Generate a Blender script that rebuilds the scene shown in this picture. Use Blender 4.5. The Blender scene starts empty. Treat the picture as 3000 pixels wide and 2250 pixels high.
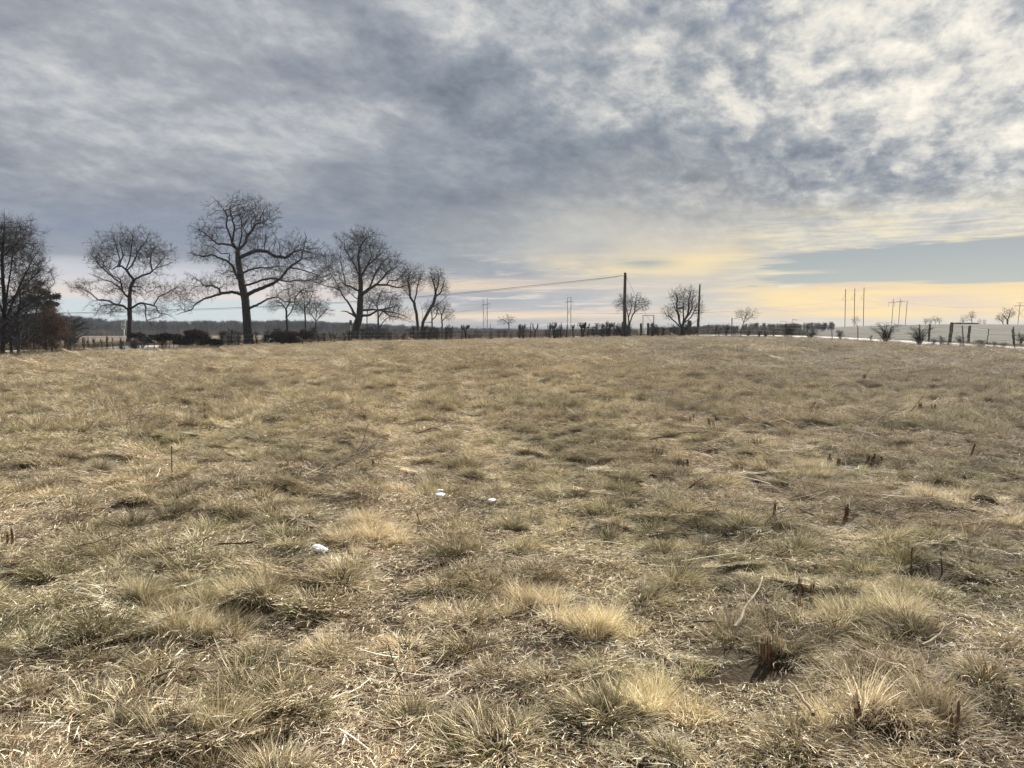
import bpy, math, random
import numpy as np
from math import radians as R, sin, cos, pi

SC = bpy.context.scene
COL = SC.collection
rng = np.random.default_rng(7)
random.seed(7)

# ------------------------------------------------------------------ camera
CZ = 1.7
FX = 2254.0                      # focal length for a picture 3000 wide
HORIZON = 968.0
PITCH = math.atan((1125 - HORIZON) / FX)
cam_d = bpy.data.cameras.new('camera')
cam_d.sensor_width = 36
cam_d.lens = 36 * FX / 3000
cam_d.clip_start = 0.05
cam_d.clip_end = 20000
cam = bpy.data.objects.new('camera', cam_d)
cam.location = (0, 0, CZ)
cam.rotation_euler = (pi / 2 - PITCH, 0, 0)
COL.objects.link(cam)
SC.camera = cam
ct, st_ = cos(PITCH), sin(PITCH)


def ray(px, py):
    """direction (not unit, y = 1) of a point of the photograph"""
    a, b = px - 1500.0, 1125.0 - py
    y = b * st_ + FX * ct
    z = b * ct - FX * st_
    return a / y, z / y


def P(px, py, D):
    x, z = ray(px, py)
    return np.array([x * D, D, CZ + z * D])


# ------------------------------------------------------------------ view
SC.view_settings.view_transform = 'Standard'
SC.view_settings.look = 'None'
SC.view_settings.exposure = 0.93
SC.view_settings.gamma = 1.0
SC.view_settings.use_curve_mapping = False
SC.cycles.max_bounces = 5
SC.cycles.diffuse_bounces = 4
SC.cycles.use_denoising = True
SC.cycles.sample_clamp_indirect = 3.0
SC.cycles.sample_clamp_direct = 8.0
SC.cycles.glossy_bounces = 1
SC.cycles.transmission_bounces = 2
SC.cycles.transparent_max_bounces = 4

# ------------------------------------------------------------------ sun
SUN_AZ, SUN_EL = 34.0, 32.0      # degrees right of the view, above the horizon
sd = bpy.data.lights.new('sun', 'SUN')
sd.energy = 5.0
sd.angle = R(1.5)
sd.color = (1.0, 0.945, 0.85)
sun = bpy.data.objects.new('sun', sd)
dirv = np.array([sin(R(SUN_AZ)) * cos(R(SUN_EL)), cos(R(SUN_AZ)) * cos(R(SUN_EL)), sin(R(SUN_EL))])
from mathutils import Vector
sun.rotation_euler = Vector((-dirv[0], -dirv[1], -dirv[2])).to_track_quat('-Z', 'Y').to_euler()
COL.objects.link(sun)

# ------------------------------------------------------------------ sky
world = bpy.data.worlds.new('World')
SC.world = world
world.use_nodes = True
wt = world.node_tree
wt.nodes.clear()
WN = wt.nodes
WL = wt.links


class E:
    """a scalar node expression"""
    tree = None

    def __init__(s, sock): s.s = sock

    @staticmethod
    def m(op, *a, clamp=False):
        n = E.tree.nodes.new('ShaderNodeMath')
        n.operation = op
        n.use_clamp = clamp
        for i, v in enumerate(a):
            if isinstance(v, E): E.tree.links.new(v.s, n.inputs[i])
            else: n.inputs[i].default_value = float(v)
        return E(n.outputs[0])

    def __add__(s, o): return E.m('ADD', s, o)
    __radd__ = __add__
    def __sub__(s, o): return E.m('SUBTRACT', s, o)
    def __rsub__(s, o): return E.m('SUBTRACT', o, s)
    def __mul__(s, o): return E.m('MULTIPLY', s, o)
    __rmul__ = __mul__
    def __truediv__(s, o): return E.m('DIVIDE', s, o)
    def __rtruediv__(s, o): return E.m('DIVIDE', o, s)
    def clamp(s): return E.m('ADD', s, 0.0, clamp=True)


def smooth(v, a, b):
    n = E.tree.nodes.new('ShaderNodeMapRange')
    n.interpolation_type = 'SMOOTHSTEP'
    E.tree.links.new(v.s, n.inputs['Value'])
    if a <= b:
        n.inputs['From Min'].default_value = a; n.inputs['From Max'].default_value = b
        n.inputs['To Min'].default_value = 0; n.inputs['To Max'].default_value = 1
    else:
        n.inputs['From Min'].default_value = b; n.inputs['From Max'].default_value = a
        n.inputs['To Min'].default_value = 1; n.inputs['To Max'].default_value = 0
    return E(n.outputs[0])


def comb(x, y, z=0.0):
    n = E.tree.nodes.new('ShaderNodeCombineXYZ')
    for i, v in enumerate((x, y, z)):
        if isinstance(v, E): E.tree.links.new(v.s, n.inputs[i])
        else: n.inputs[i].default_value = v
    return n.outputs[0]


def noise(vec, scale, detail=4, rough=0.55, dist=0.0, kind='FBM', lac=2.0):
    n = E.tree.nodes.new('ShaderNodeTexNoise')
    n.noise_dimensions = '3D'
    n.noise_type = kind
    try: n.normalize = True
    except Exception: pass
    E.tree.links.new(vec, n.inputs['Vector'])
    n.inputs['Scale'].default_value = scale
    n.inputs['Detail'].default_value = detail
    n.inputs['Roughness'].default_value = rough
    n.inputs['Lacunarity'].default_value = lac
    n.inputs['Distortion'].default_value = dist
    return E(n.outputs['Fac']), n.outputs['Color']


def mixc(f, a, b):
    n = E.tree.nodes.new('ShaderNodeMix')
    n.data_type = 'RGBA'
    n.clamp_factor = True
    if isinstance(f, E): E.tree.links.new(f.s, n.inputs[0])
    else: n.inputs[0].default_value = f
    for i, v in ((6, a), (7, b)):
        if isinstance(v, (tuple, list)): n.inputs[i].default_value = (*v[:3], 1)
        else: E.tree.links.new(v, n.inputs[i])
    return n.outputs[2]


def ramp(f, stops, interp='LINEAR'):
    n = E.tree.nodes.new('ShaderNodeValToRGB')
    n.color_ramp.interpolation = interp
    el = n.color_ramp.elements
    while len(el) < len(stops): el.new(0.5)
    for e, (p, c) in zip(el, stops):
        e.position = p
        e.color = (*c, 1)
    E.tree.links.new(f.s, n.inputs[0])
    return n.outputs[0]


def srgb(r, g, b):
    f = lambda c: (c / 255) / 12.92 if c / 255 <= 0.04045 else ((c / 255 + 0.055) / 1.055) ** 2.4
    return (f(r), f(g), f(b))


E.tree = wt
tc = WN.new('ShaderNodeTexCoord')
sep = WN.new('ShaderNodeSeparateXYZ')
WL.new(tc.outputs['Generated'], sep.inputs[0])
dx, dy, dz = (E(sep.outputs[i]) for i in range(3))
AZ = E.m('ARCTAN2', dx, dy) * 57.2958
EL = E.m('ARCSINE', dz) * 57.2958
zz = E.m('MAXIMUM', dz, 0.0) + 0.24
qx, qy = dx / zz, dy / zz
qv = comb(qx, qy, 0.0)
# rotated coordinates: cloud rows run from lower left to upper right
ca_, sa_ = cos(R(-24)), sin(R(-24))
rx_, ry_ = qx * ca_ + qy * sa_, qy * ca_ - qx * sa_
rv = comb(rx_ * 1.0, ry_ * 0.75, 3.3)

_, wc = noise(qv, 2.6, 4, 0.6)
sw = WN.new('ShaderNodeSeparateColor')
WL.new(wc, sw.inputs[0])
w1, w2 = E(sw.outputs[0]) - 0.5, E(sw.outputs[1]) - 0.5
lowf = smooth(EL, 0.0, 12.0)
AZw = AZ + w1 * (6.0 + 10.0 * 1.0)
ELw = EL + w2 * (1.2 + lowf * 7.0)


def azel(px, py):
    x, z = ray(px, py)
    return math.degrees(math.atan2(x, 1)), math.degrees(math.atan2(z, math.hypot(x, 1)))


DEG = 0.0254     # degrees per photo pixel at the centre


def g(px, py, sx, sy, amp, rot=0.0, a=None, e=None):
    """soft patch of cloud centred on a direction; sx, sy in photo pixels"""
    c = azel(px, py)
    A = (a or AZw) - c[0]
    B = (e or ELw) - c[1]
    k, l = cos(R(rot)), sin(R(rot))
    u = (A * k + B * l) * (1 / (sx * DEG))
    v = (B * k - A * l) * (1 / (sy * DEG))
    return E.m('EXPONENT', (u * u + v * v) * -0.5) * amp


nA, _ = noise(qv, 4.2, 9, 0.58, 0.2)
nB, _ = noise(rv, 9.5, 9, 0.62, 0.25)
nC, _ = noise(rv, 5.6, 7, 0.5, 0.5, 'RIDGED_MULTIFRACTAL')
fine, _ = noise(rv, 24, 7, 0.66, 0.15)
nD, _ = noise(comb(rx_ * 1.0, ry_ * .5, 8.0), 13.0, 6, 0.6, 0.3)

patches = [
    (2650, 120, 640, 430, .30, 0), (2980, 60, 260, 200, .15, 0), (1900, 180, 420, 200, .12, 0), (2500, 620, 520, 90, .16, 4), (2900, 400, 300, 260, .06, 0),
    (1500, 640, 620, 120, -.14, 0), (2130, 470, 260, 80, -.24, -6), (2480, 385, 105, 42, -.20, 30), (2690, 545, 110, 26, -.16, 14),
    (2300, 610, 180, 32, -.20, 4), (1390, 236, 130, 34, -.30, -12), (1120, 95, 110, 60, -.22, -8), (1070, 255, 260, 38, -.17, -10),
    (1800, 55, 95, 34, -.22, 25), (1600, 400, 190, 120, -.20, -10), (2200, 190, 80, 70, -.15, 0), (2600, 210, 70, 26, -.25, 20),
    (2180, 745, 60, 40, -.26, 0), (300, 470, 340, 70, .10, -16), (100, 225, 110, 34, .16, 0), (560, 390, 260, 50, .16, -14), (330, 180, 520, 240, .06, 0),
    (420, 60, 140, 40, .08, 0), (900, 360, 170, 80, .18, 0), (880, 60, 220, 70, .10, -10), (1290, 30, 130, 60, .22, 0), (1350, 170, 100, 60, .10, 0),
    (700, 620, 700, 90, -.05, 0), (1250, 560, 260, 60, -.06, -4), (1950, 300, 150, 60, .12, -10), (2250, 320, 220, 70, .08, 10),
]
B0 = E(WN.new('ShaderNodeValue').outputs[0])
B0.s.default_value = 0.37
Bv = B0
for p in patches: Bv = Bv + g(p[0], p[1], p[2], p[3], p[4], p[5])
# amount of broken detail grows towards the sun side
act = 0.62 + smooth(AZ, -16.0, 26.0) * 0.58
act = act - g(1600, 560, 620, 110, 0.35) - g(2130, 470, 220, 70, 0.30)
hi = smooth(EL, 2.0, 11.0)
Bv = Bv + (nA - 0.5) * (0.65 * act) * (0.35 + 0.65 * hi) + (nB - 0.5) * (1.15 * act) * hi
Bv = Bv + (nC - 0.45) * (0.10 + 0.34 * smooth(AZ, -4.0, 26.0)) * hi + (fine - 0.5) * 0.62 * act * hi
Bv = Bv + (smooth(nD, .40, .62) - 0.5) * 0.22 * smooth(AZ, 2.0, 16.0) * hi
Bv = Bv.clamp()
cloud_l = ramp(Bv, [(0, srgb(110, 119, 132)), (.22, srgb(134, 143, 155)), (.42, srgb(160, 166, 174)),
                    (.62, srgb(196, 198, 200)), (.82, srgb(236, 232, 222)), (1, srgb(254, 249, 236))])
cloud_r = ramp(Bv, [(0, srgb(118, 126, 139)), (.22, srgb(142, 150, 160)), (.42, srgb(172, 176, 179)),
                    (.62, srgb(208, 207, 203)), (.82, srgb(234, 229, 218)), (1, srgb(250, 244, 230))])
lav = ramp(Bv, [(0, srgb(126, 132, 144)), (.25, srgb(146, 151, 162)), (.45, srgb(166, 170, 178)), (.65, srgb(196, 198, 200)), (.85, srgb(220, 221, 217)), (1, srgb(232, 230, 224))])
cloud = mixc(smooth(AZ, -6.0, 20.0), cloud_l, cloud_r)
cloud = mixc(smooth(AZ, 2.0, -26.0) * smooth(EL, 4.0, 14.0) * 0.8, cloud, lav)

# --- low bands near the horizon; streaky noise stretched along the horizon
sv = comb(AZ * 0.055, EL * 0.62, 1.7)
s1, _ = noise(sv, 1.6, 6, 0.6, 0.4)
s2, _ = noise(comb(AZ * 0.09, EL * 1.1, 5.0), 2.4, 5, 0.62, 0.5)
ELs = EL + (s1 - 0.5) * 1.6
ELs2 = EL + (s2 - 0.5) * 2.2
left = smooth(AZ, -2.0, -17.0)
right = smooth(AZ, 14.0, 21.0)
mid = smooth(AZ, -13.0, -2.0) * smooth(AZ, 20.0, 12.0)
# left: grey blue, then a pink cream band, then a pale cyan strip
cream_l = mixc(smooth(ELs, 2.0, 3.9), srgb(231, 217, 208), srgb(206, 207, 214))
c = mixc(left * smooth(ELs, 5.1, 4.0) * 0.95, cloud, cream_l)
c = mixc(left * smooth(EL + (s1 - 0.5) * 0.5, 2.35, 1.9) * 0.95, c, srgb(200, 213, 216))
c = mixc(g(500, 680, 900, 45, 0.45, 0, AZ, EL) * left, c, srgb(128, 142, 168))
# middle: grey blue with warm streaks
wm = smooth(s2, 0.50, 0.66) * smooth(EL, 7.0, 3.0) * mid
c = mixc(wm * 0.75, c, srgb(226, 216, 204))
c = mixc(g(1350, 835, 260, 13, 0.8, 0, AZ, ELs) + g(1650, 925, 420, 15, 0.6, 0, AZ, ELs) + g(1400, 925, 300, 7, .5, 0, AZ, ELs),
         c, srgb(236, 212, 184))
c = mixc(g(1750, 700, 260, 60, 0.42, 0) , c, srgb(222, 218, 206))
c = mixc(g(1990, 800, 190, 120, 0.65, 0), c, srgb(216, 204, 186))
c = mixc((g(1900, 772, 130, 22, 0.8, 0, AZw, ELs) + g(2150, 760, 160, 30, 0.5, 0, AZw, ELs)).clamp(), c, srgb(244, 222, 172))
# right: cream cloud base, blue gap, yellow band
c = mixc(smooth(AZ, 13.0, 19.0) * smooth(ELs2, 9.6, 7.0) * 0.5, c, mixc(smooth(s2, .38, .62), srgb(190, 193, 192), srgb(252, 234, 186)))
nish = WN.new('ShaderNodeTexSky')
nish.sky_type = 'NISHITA'
nish.sun_disc = False
nish.sun_elevation = R(SUN_EL)
nish.sun_rotation = R(SUN_AZ)
nish.dust_density = 2.0
blue_s = WN.new('ShaderNodeVectorMath'); blue_s.operation = 'SCALE'
WL.new(nish.outputs[0], blue_s.inputs[0])
blue_s.inputs['Scale'].default_value = 0.028
blue = mixc(0.72, blue_s.outputs[0], mixc(smooth(EL, 2.0, 6.5), srgb(176, 190, 190), srgb(148, 166, 180)))
ragged = (s1 - 0.5) * 1.1 + (s2 - 0.5) * 1.2
upper = EL + ragged
gap = smooth(AZ + (s2 - .5) * 14.0, 17.0, 19.8) * smooth(upper - (AZ - 26.0) * 0.035, 5.75, 5.35) * smooth(EL + (s1 - .5) * .9 + (s2 - .5) * .35 + E.m('SINE', AZ * .45) * .12, 2.95, 3.2)
gap = gap * smooth(AZ, 44.0, 36.0)
yb = mixc(smooth(s1, 0.3, 0.60), srgb(222, 200, 178), srgb(250, 220, 156))
yel = smooth(AZ + (s2 - .5) * 6, 13.0, 20.0) * smooth(EL + (s1 - .5) * .6, 3.6, 3.1)
c = mixc(yel, c, yb)
c = mixc(smooth(AZ, 8.0, 18.0) * smooth(EL + (s1 - .5) * .9, 1.2, 0.4) * 0.7, c, srgb(198, 203, 206))
c = mixc(gap, c, blue)
c = mixc(g(1890, 772, 62, 9, 0.85, 0, AZ, EL + (s2 - .5) * .5), c, blue)
c = mixc(g(2305, 843, 30, 4, .9, 0, AZ, ELs) + g(2290, 800, 70, 5, .8, 0, AZ, ELs), c, srgb(240, 226, 190))
# small rents of blue high on the right
rent = smooth(fine, .40, .33) * smooth(AZ, 29.0, 33.0) * smooth(EL, 17.5, 20.0) + g(2160, 25, 34, 18, 1.0, -50, AZw, EL)
c = mixc(rent.clamp() * 0.75, c, srgb(116, 128, 156))
# glow of the veiled sun behind the cloud
sdv = WN.new('ShaderNodeVectorMath'); sdv.operation = 'DOT_PRODUCT'
WL.new(tc.outputs['Generated'], sdv.inputs[0])
sdv.inputs[1].default_value = tuple(dirv)
ang = E.m('ARCCOSINE', E.m('MINIMUM', E(sdv.outputs['Value']), 0.99999)) * 57.2958
glow = E.m('EXPONENT', (ang * ang) * (-0.5 / (13.0 ** 2)))
gv = WN.new('ShaderNodeVectorMath'); gv.operation = 'SCALE'
WL.new(c, gv.inputs[0])
WL.new((1.0 + glow * 0.12).s, gv.inputs['Scale'])
sc10 = WN.new('ShaderNodeVectorMath'); sc10.operation = 'SCALE'
WL.new(gv.outputs[0], sc10.inputs[0])
sc10.inputs['Scale'].default_value = 10.0
bg = WN.new('ShaderNodeBackground')
bg.inputs['Strength'].default_value = 0.0525
WL.new(sc10.outputs[0], bg.inputs['Color'])
wo = WN.new('ShaderNodeOutputWorld')
WL.new(bg.outputs[0], wo.inputs[0])
world.cycles.sampling_method = 'MANUAL'
world.cycles.sample_map_resolution = 512


# ================================================================== helpers
def new_mesh(name, V, F4=None, F3=None, col=None, mat=None, smooth_=False):
    me = bpy.data.meshes.new(name)
    V = np.asarray(V, dtype=np.float32)
    F4 = np.zeros((0, 4), np.int32) if F4 is None else np.asarray(F4, np.int32).reshape(-1, 4)
    F3 = np.zeros((0, 3), np.int32) if F3 is None else np.asarray(F3, np.int32).reshape(-1, 3)
    me.vertices.add(len(V))
    me.vertices.foreach_set('co', V.ravel())
    nl = F4.size + F3.size
    if nl:
        me.loops.add(nl)
        me.loops.foreach_set('vertex_index', np.concatenate([F4.ravel(), F3.ravel()]))
        me.polygons.add(len(F4) + len(F3))
        st = np.concatenate([np.arange(len(F4)) * 4, F4.size + np.arange(len(F3)) * 3]).astype(np.int32)
        me.polygons.foreach_set('loop_start', st)
        if smooth_: me.polygons.foreach_set('use_smooth', np.ones(len(st), bool))
    if col is not None:
        a = me.color_attributes.new('Col', 'FLOAT_COLOR', 'POINT')
        c4 = np.ones((len(V), 4), np.float32)
        c4[:, :3] = col
        a.data.foreach_set('color', c4.ravel())
    me.update()
    me.validate()
    if mat: me.materials.append(mat)
    return me


def link(name, me, parent=None, loc=None):
    o = bpy.data.objects.new(name, me)
    COL.objects.link(o)
    if parent: o.parent = parent
    if loc is not None: o.location = loc
    return o


def tag(o, label=None, cat=None, group=None, kind=None):
    if label: o['label'] = label
    if cat: o['category'] = cat
    if group: o['group'] = group
    if kind: o['kind'] = kind
    return o


def thing(name, label, cat, loc, group=None):
    o = bpy.data.objects.new(name, None)
    o.empty_display_size = 0.3
    COL.objects.link(o)
    o.location = tuple(float(v) for v in loc)
    return tag(o, label, cat, group)


class Noise2:
    def __init__(s, seed):
        r = np.random.default_rng(seed)
        s.p = r.permutation(1024)
        a = r.random(1024) * 2 * pi
        s.g = np.stack([np.cos(a), np.sin(a)], 1)

    def __call__(s, x, y):
        x = np.asarray(x, float); y = np.asarray(y, float)
        xi, yi = np.floor(x).astype(int), np.floor(y).astype(int)
        xf, yf = x - xi, y - yi
        u, v = xf * xf * xf * (xf * (xf * 6 - 15) + 10), yf * yf * yf * (yf * (yf * 6 - 15) + 10)

        def gr(ix, iy, fx, fy):
            h = s.p[(s.p[ix & 1023] + iy) & 1023]
            return s.g[h, 0] * fx + s.g[h, 1] * fy
        a = gr(xi, yi, xf, yf); b = gr(xi + 1, yi, xf - 1, yf)
        c_ = gr(xi, yi + 1, xf, yf - 1); d = gr(xi + 1, yi + 1, xf - 1, yf - 1)
        return (a + u * (b - a) + v * ((c_ + u * (d - c_)) - (a + u * (b - a)))) * 1.5


n1, n2, n3, n4, n5 = (Noise2(k) for k in (1, 2, 3, 4, 5))
sstep = lambda a, b, x: (lambda t: t * t * (3 - 2 * t))(np.clip((x - a) / (b - a), 0, 1))

# ------------------------------------------------------------------ terrain
EDGE = [(-900, 1120, 30), (-200, 1078, 37), (0, 1060, 44), (300, 1034, 62), (500, 1024, 71), (715, 1013, 78), (1000, 1004, 83),
        (1300, 999, 86), (1600, 995, 86), (1832, 990, 85), (1990, 988, 82), (2180, 990, 76), (2300, 992, 72),
        (2440, 999, 65), (2600, 1011, 58), (2760, 1021, 53), (2990, 1036, 46), (3300, 1056, 40), (3900, 1090, 34)]
ROADC = [(-500, 1068, 44), (-150, 1048, 50), (120, 1033, 58), (443, 1019, 74), (650, 1012, 84), (850, 1006, 91), (1100, 1000, 96),
         (1300, 996.5, 98), (1600, 991, 98), (1850, 986.5, 96), (2000, 985, 92), (2150, 985, 86), (2380, 990, 76), (2507, 997, 69.5),
         (2753, 1010.5, 60), (2997, 1028, 52), (3250, 1046, 46), (3700, 1078, 40)]
ctl = []
for D in (2.5, 6, 12, 20):
    for px in range(-900, 4200, 700): ctl.append((px, None, D, 0.0))
for px in range(-300, 3400, 600):
    ctl.append((px, None, 34, 0.02 if px < 1200 else 0.12))
ctl += [(a, b, c_, None) for a, b, c_ in EDGE]
ctl += [(a, b, c_, None) for a, b, c_ in ROADC]
ctl += [(-400, 1005, 120, None), (100, 1004, 120, None), (600, 997, 140, None), (1000, 992, 150, None), (1400, 988, 160, None),
        (1800, 984, 160, None), (2100, 981, 140, None),
        (-400, 985, 330, None), (300, 984, 330, None), (900, 982, 340, None), (1500, 979, 360, None), (2000, 976, 300, None),
        (2250, 972, 170, None), (2400, 972, 150, None), (2550, 978, 110, None), (2750, 990, 90, None), (3000, 1000, 80, None), (3400, 1010, 75, None),
        (2380, 962, 240, None), (2480, 958.5, 240, None), (2600, 954, 235, None), (2800, 951, 230, None), (3000, 955, 230, None), (3400, 960, 230, None),
        (2380, 975, 400, None), (2700, 975, 400, None), (3000, 975, 400, None), (3400, 975, 400, None)]
for px in range(-800, 4000, 800): ctl.append((px, None, 1200, -6.0)); ctl.append((px, None, 5000, -10.0))
cA, cL, cZ = [], [], []
for px, py, D, z in ctl:
    if z is None:
        p = P(px, py, D); x, zz_ = p[0], p[2]
    else:
        x, zz_ = ray(px, HORIZON)[0] * D, z
    cA.append(math.atan2(x, D)); cL.append(math.log(math.hypot(x, D))); cZ.append(zz_)
cA, cL, cZ = np.array(cA) / 0.22, np.array(cL) / 0.28, np.array(cZ)
K = lambda d2: np.sqrt(d2 + 0.15)
M_ = K((cA[:, None] - cA) ** 2 + (cL[:, None] - cL) ** 2)
n_ = len(cA)
Aug = np.zeros((n_ + 1, n_ + 1)); Aug[:n_, :n_] = M_ - 1e-3 * 0; Aug[n_, :n_] = 1; Aug[:n_, n_] = 1
wgt = np.linalg.solve(Aug, np.append(cZ, 0))
edge_az = np.array([math.atan2(ray(a, b)[0], 1) for a, b, c_ in EDGE])
edge_r = np.array([math.hypot(P(a, b, c_)[0], c_) for a, b, c_ in EDGE])


def edge_dist(x, y):
    """metres from a point to the field's far edge, + inside"""
    az = np.arctan2(x, y)
    return np.interp(az, edge_az, edge_r) - np.hypot(x, y)


def base_z(x, y):
    x = np.atleast_1d(np.asarray(x, float)); y = np.atleast_1d(np.asarray(y, float))
    az = np.arctan2(x, y)
    back = 1 - sstep(0.9, 1.4, np.abs(az))
    az = np.clip(az, -0.75, 0.75) / 0.22
    l = np.log(np.maximum(np.hypot(x, y), 2.0)) / 0.28
    out = np.empty(x.size)
    xf, lf = az.ravel(), l.ravel()
    for i in range(0, x.size, 40000):
        d2 = (xf[i:i + 40000, None] - cA) ** 2 + (lf[i:i + 40000, None] - cL) ** 2
        out[i:i + 40000] = K(d2) @ wgt[:n_] + wgt[n_]
    return out.reshape(x.shape) * back


CELL = .34
_hr = np.random.default_rng(99)
_hp = _hr.permutation(4096); _hv = _hr.random((4096, 4))


def cell_val(ix, iy):
    return _hv[_hp[(_hp[ix & 4095] + iy) & 4095]]


def tussocks(x, y):
    """height of the nearest grass tussock; one to every cell of a loose grid"""
    u, v = x / CELL, y / CELL
    xi, yi = np.floor(u).astype(int), np.floor(v).astype(int)
    h = np.zeros_like(u)
    for a in (-1, 0, 1):
        for b in (-1, 0, 1):
            c_ = cell_val(xi + a, yi + b)
            cx, cy = xi + a + .15 + .7 * c_[..., 0], yi + b + .15 + .7 * c_[..., 1]
            rad = .42 + .42 * c_[..., 2]
            d2 = ((u - cx) ** 2 + ((v - cy) * 1.15) ** 2) / rad ** 2
            h = np.maximum(h, (.25 + .95 * c_[..., 3] ** 1.5) * np.maximum(0, 1 - d2) ** .65)
    return h


def tracks(x, y):
    """flattened wheel tracks of the mower"""
    t = 0
    for x0, k, a in ((-.30, -.115, 1), (1.05, -.115, 1), (-3.3, -.13, .6), (3.4, -.10, .7), (4.8, -.10, .6)):
        t = t + a * np.exp(-((x - x0 - k * y - .18 * np.sin(y * .31 + x0)) / .30) ** 2)
    return np.clip(t, 0, 1)


def hum(x, y):
    e = edge_dist(x, y)
    m = sstep(-2.5, 1.0, e)
    a = n3(x / 3.6, y / 3.6) * .04 + n1(x / 1.3, y / 1.3) * .018
    b = tussocks(x, y) * (.085 - .035 * sstep(45, 80, y)) * (1 - .9 * tracks(x, y) * (1 - sstep(30, 60, y)))
    return (a * (1 - .5 * sstep(30, 70, y)) + b) * m


def gz(x, y):
    return base_z(x, y) + hum(np.atleast_1d(np.asarray(x, float)), np.atleast_1d(np.asarray(y, float)))


def G(px, D):
    """ground point straight below picture column px at depth D"""
    x = ray(px, HORIZON)[0] * D
    return np.array([x, D, float(gz(x, D)[0])])


def pin(px, py, guess=30):
    """ground point seen at (px, py)"""
    x, z = ray(px, py)
    Ds = np.geomspace(1.5, 110, 900)
    h = CZ + z * Ds - base_z(x * Ds, Ds)
    k = np.argmax(h < 0)
    D = Ds[k] if h[k] < 0 else guess
    return np.array([x * D, D, float(gz(x * D, D)[0])])


# ------------------------------------------------------------------ materials
def mat_new(name):
    m = bpy.data.materials.new(name)
    m.use_nodes = True
    m.node_tree.nodes.clear()
    E.tree = m.node_tree
    return m, m.node_tree


def finish(nt, col, rough=0.9, bump=None, bstr=0.3, spec=0.2, bdist=0.02, metal=0.0):
    b = nt.nodes.new('ShaderNodeBsdfPrincipled')
    if isinstance(col, (tuple, list)): b.inputs['Base Color'].default_value = (*col[:3], 1)
    else: nt.links.new(col, b.inputs['Base Color'])
    b.inputs['Roughness'].default_value = rough
    b.inputs['Specular IOR Level'].default_value = spec
    b.inputs['Metallic'].default_value = metal
    if bump is not None:
        bn = nt.nodes.new('ShaderNodeBump')
        bn.inputs['Strength'].default_value = bstr
        bn.inputs['Distance'].default_value = bdist
        nt.links.new(bump.s, bn.inputs['Height'])
        nt.links.new(bn.outputs[0], b.inputs['Normal'])
    o = nt.nodes.new('ShaderNodeOutputMaterial')
    nt.links.new(b.outputs[0], o.inputs[0])
    return b


def objpos(nt):
    n = nt.nodes.new('ShaderNodeNewGeometry')
    return n.outputs['Position']


def simple(name, ca, cb, scale=6.0, rough=0.85, bump=0.3, spec=0.15, stretch=(1, 1, 1), coord='pos', bdist=0.02):
    m, nt = mat_new(name)
    if coord == 'pos': v = objpos(nt)
    else: v = nt.nodes.new('ShaderNodeTexCoord').outputs['Object']
    mp = nt.nodes.new('ShaderNodeMapping'); mp.inputs['Scale'].default_value = stretch
    nt.links.new(v, mp.inputs[0])
    f, _ = noise(mp.outputs[0], scale, 6, 0.62, 0.3)
    f2 = smooth(f, 0.33, 0.67)
    finish(nt, mixc(f2, ca, cb), rough, f, bump, spec, bdist)
    return m


bark = simple('bark_dark', (.018, .016, .014), (.046, .041, .036), 9, stretch=(1, 1, .25), bump=.8, bdist=.05)
bark_b = simple('bark_brown', (.032, .025, .019), (.07, .057, .045), 9, stretch=(1, 1, .25), bump=.6, bdist=.03)
bark_g = simple('bark_grey', (.075, .07, .064), (.15, .14, .125), 9, stretch=(1, 1, .25), bump=.5)
bark_far = simple('bark_far', (.055, .058, .062), (.11, .112, .115), .6, bump=.1)
pole_m = simple('weathered_pole', (.045, .04, .034), (.11, .098, .083), 14, stretch=(1, 1, .12), bump=.5)
steel_m = simple('rusty_post', (.05, .043, .036), (.11, .085, .065), 20, bump=.2, rough=.7)
wire_m = simple('wire_grey', (.30, .30, .29), (.42, .42, .40), 10, bump=.05, rough=.5, spec=.5)
cable_m = simple('cable_black', (.020, .020, .022), (.04, .04, .042), 2, bump=.05, rough=.6)
pylon_m = simple('pylon_steel', (.06, .05, .05), (.11, .09, .085), 1, bump=.1)
snow_m = simple('snow', (.74, .78, .85), (.84, .86, .90), 30, rough=.7, bump=.15, spec=.4)
stub_m = simple('stub_bark', (.07, .038, .022), (.20, .13, .08), 40, stretch=(1, 1, .3), bump=.7)
splint_m = simple('split_wood', (.50, .40, .26), (.72, .60, .42), 60, stretch=(1, 1, .1), bump=.6)
stick_m = simple('stick_bark', (.05, .035, .025), (.14, .105, .08), 40, bump=.4)
pale_m = simple('pale_stick', (.34, .27, .19), (.52, .44, .33), 40, bump=.4)


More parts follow.
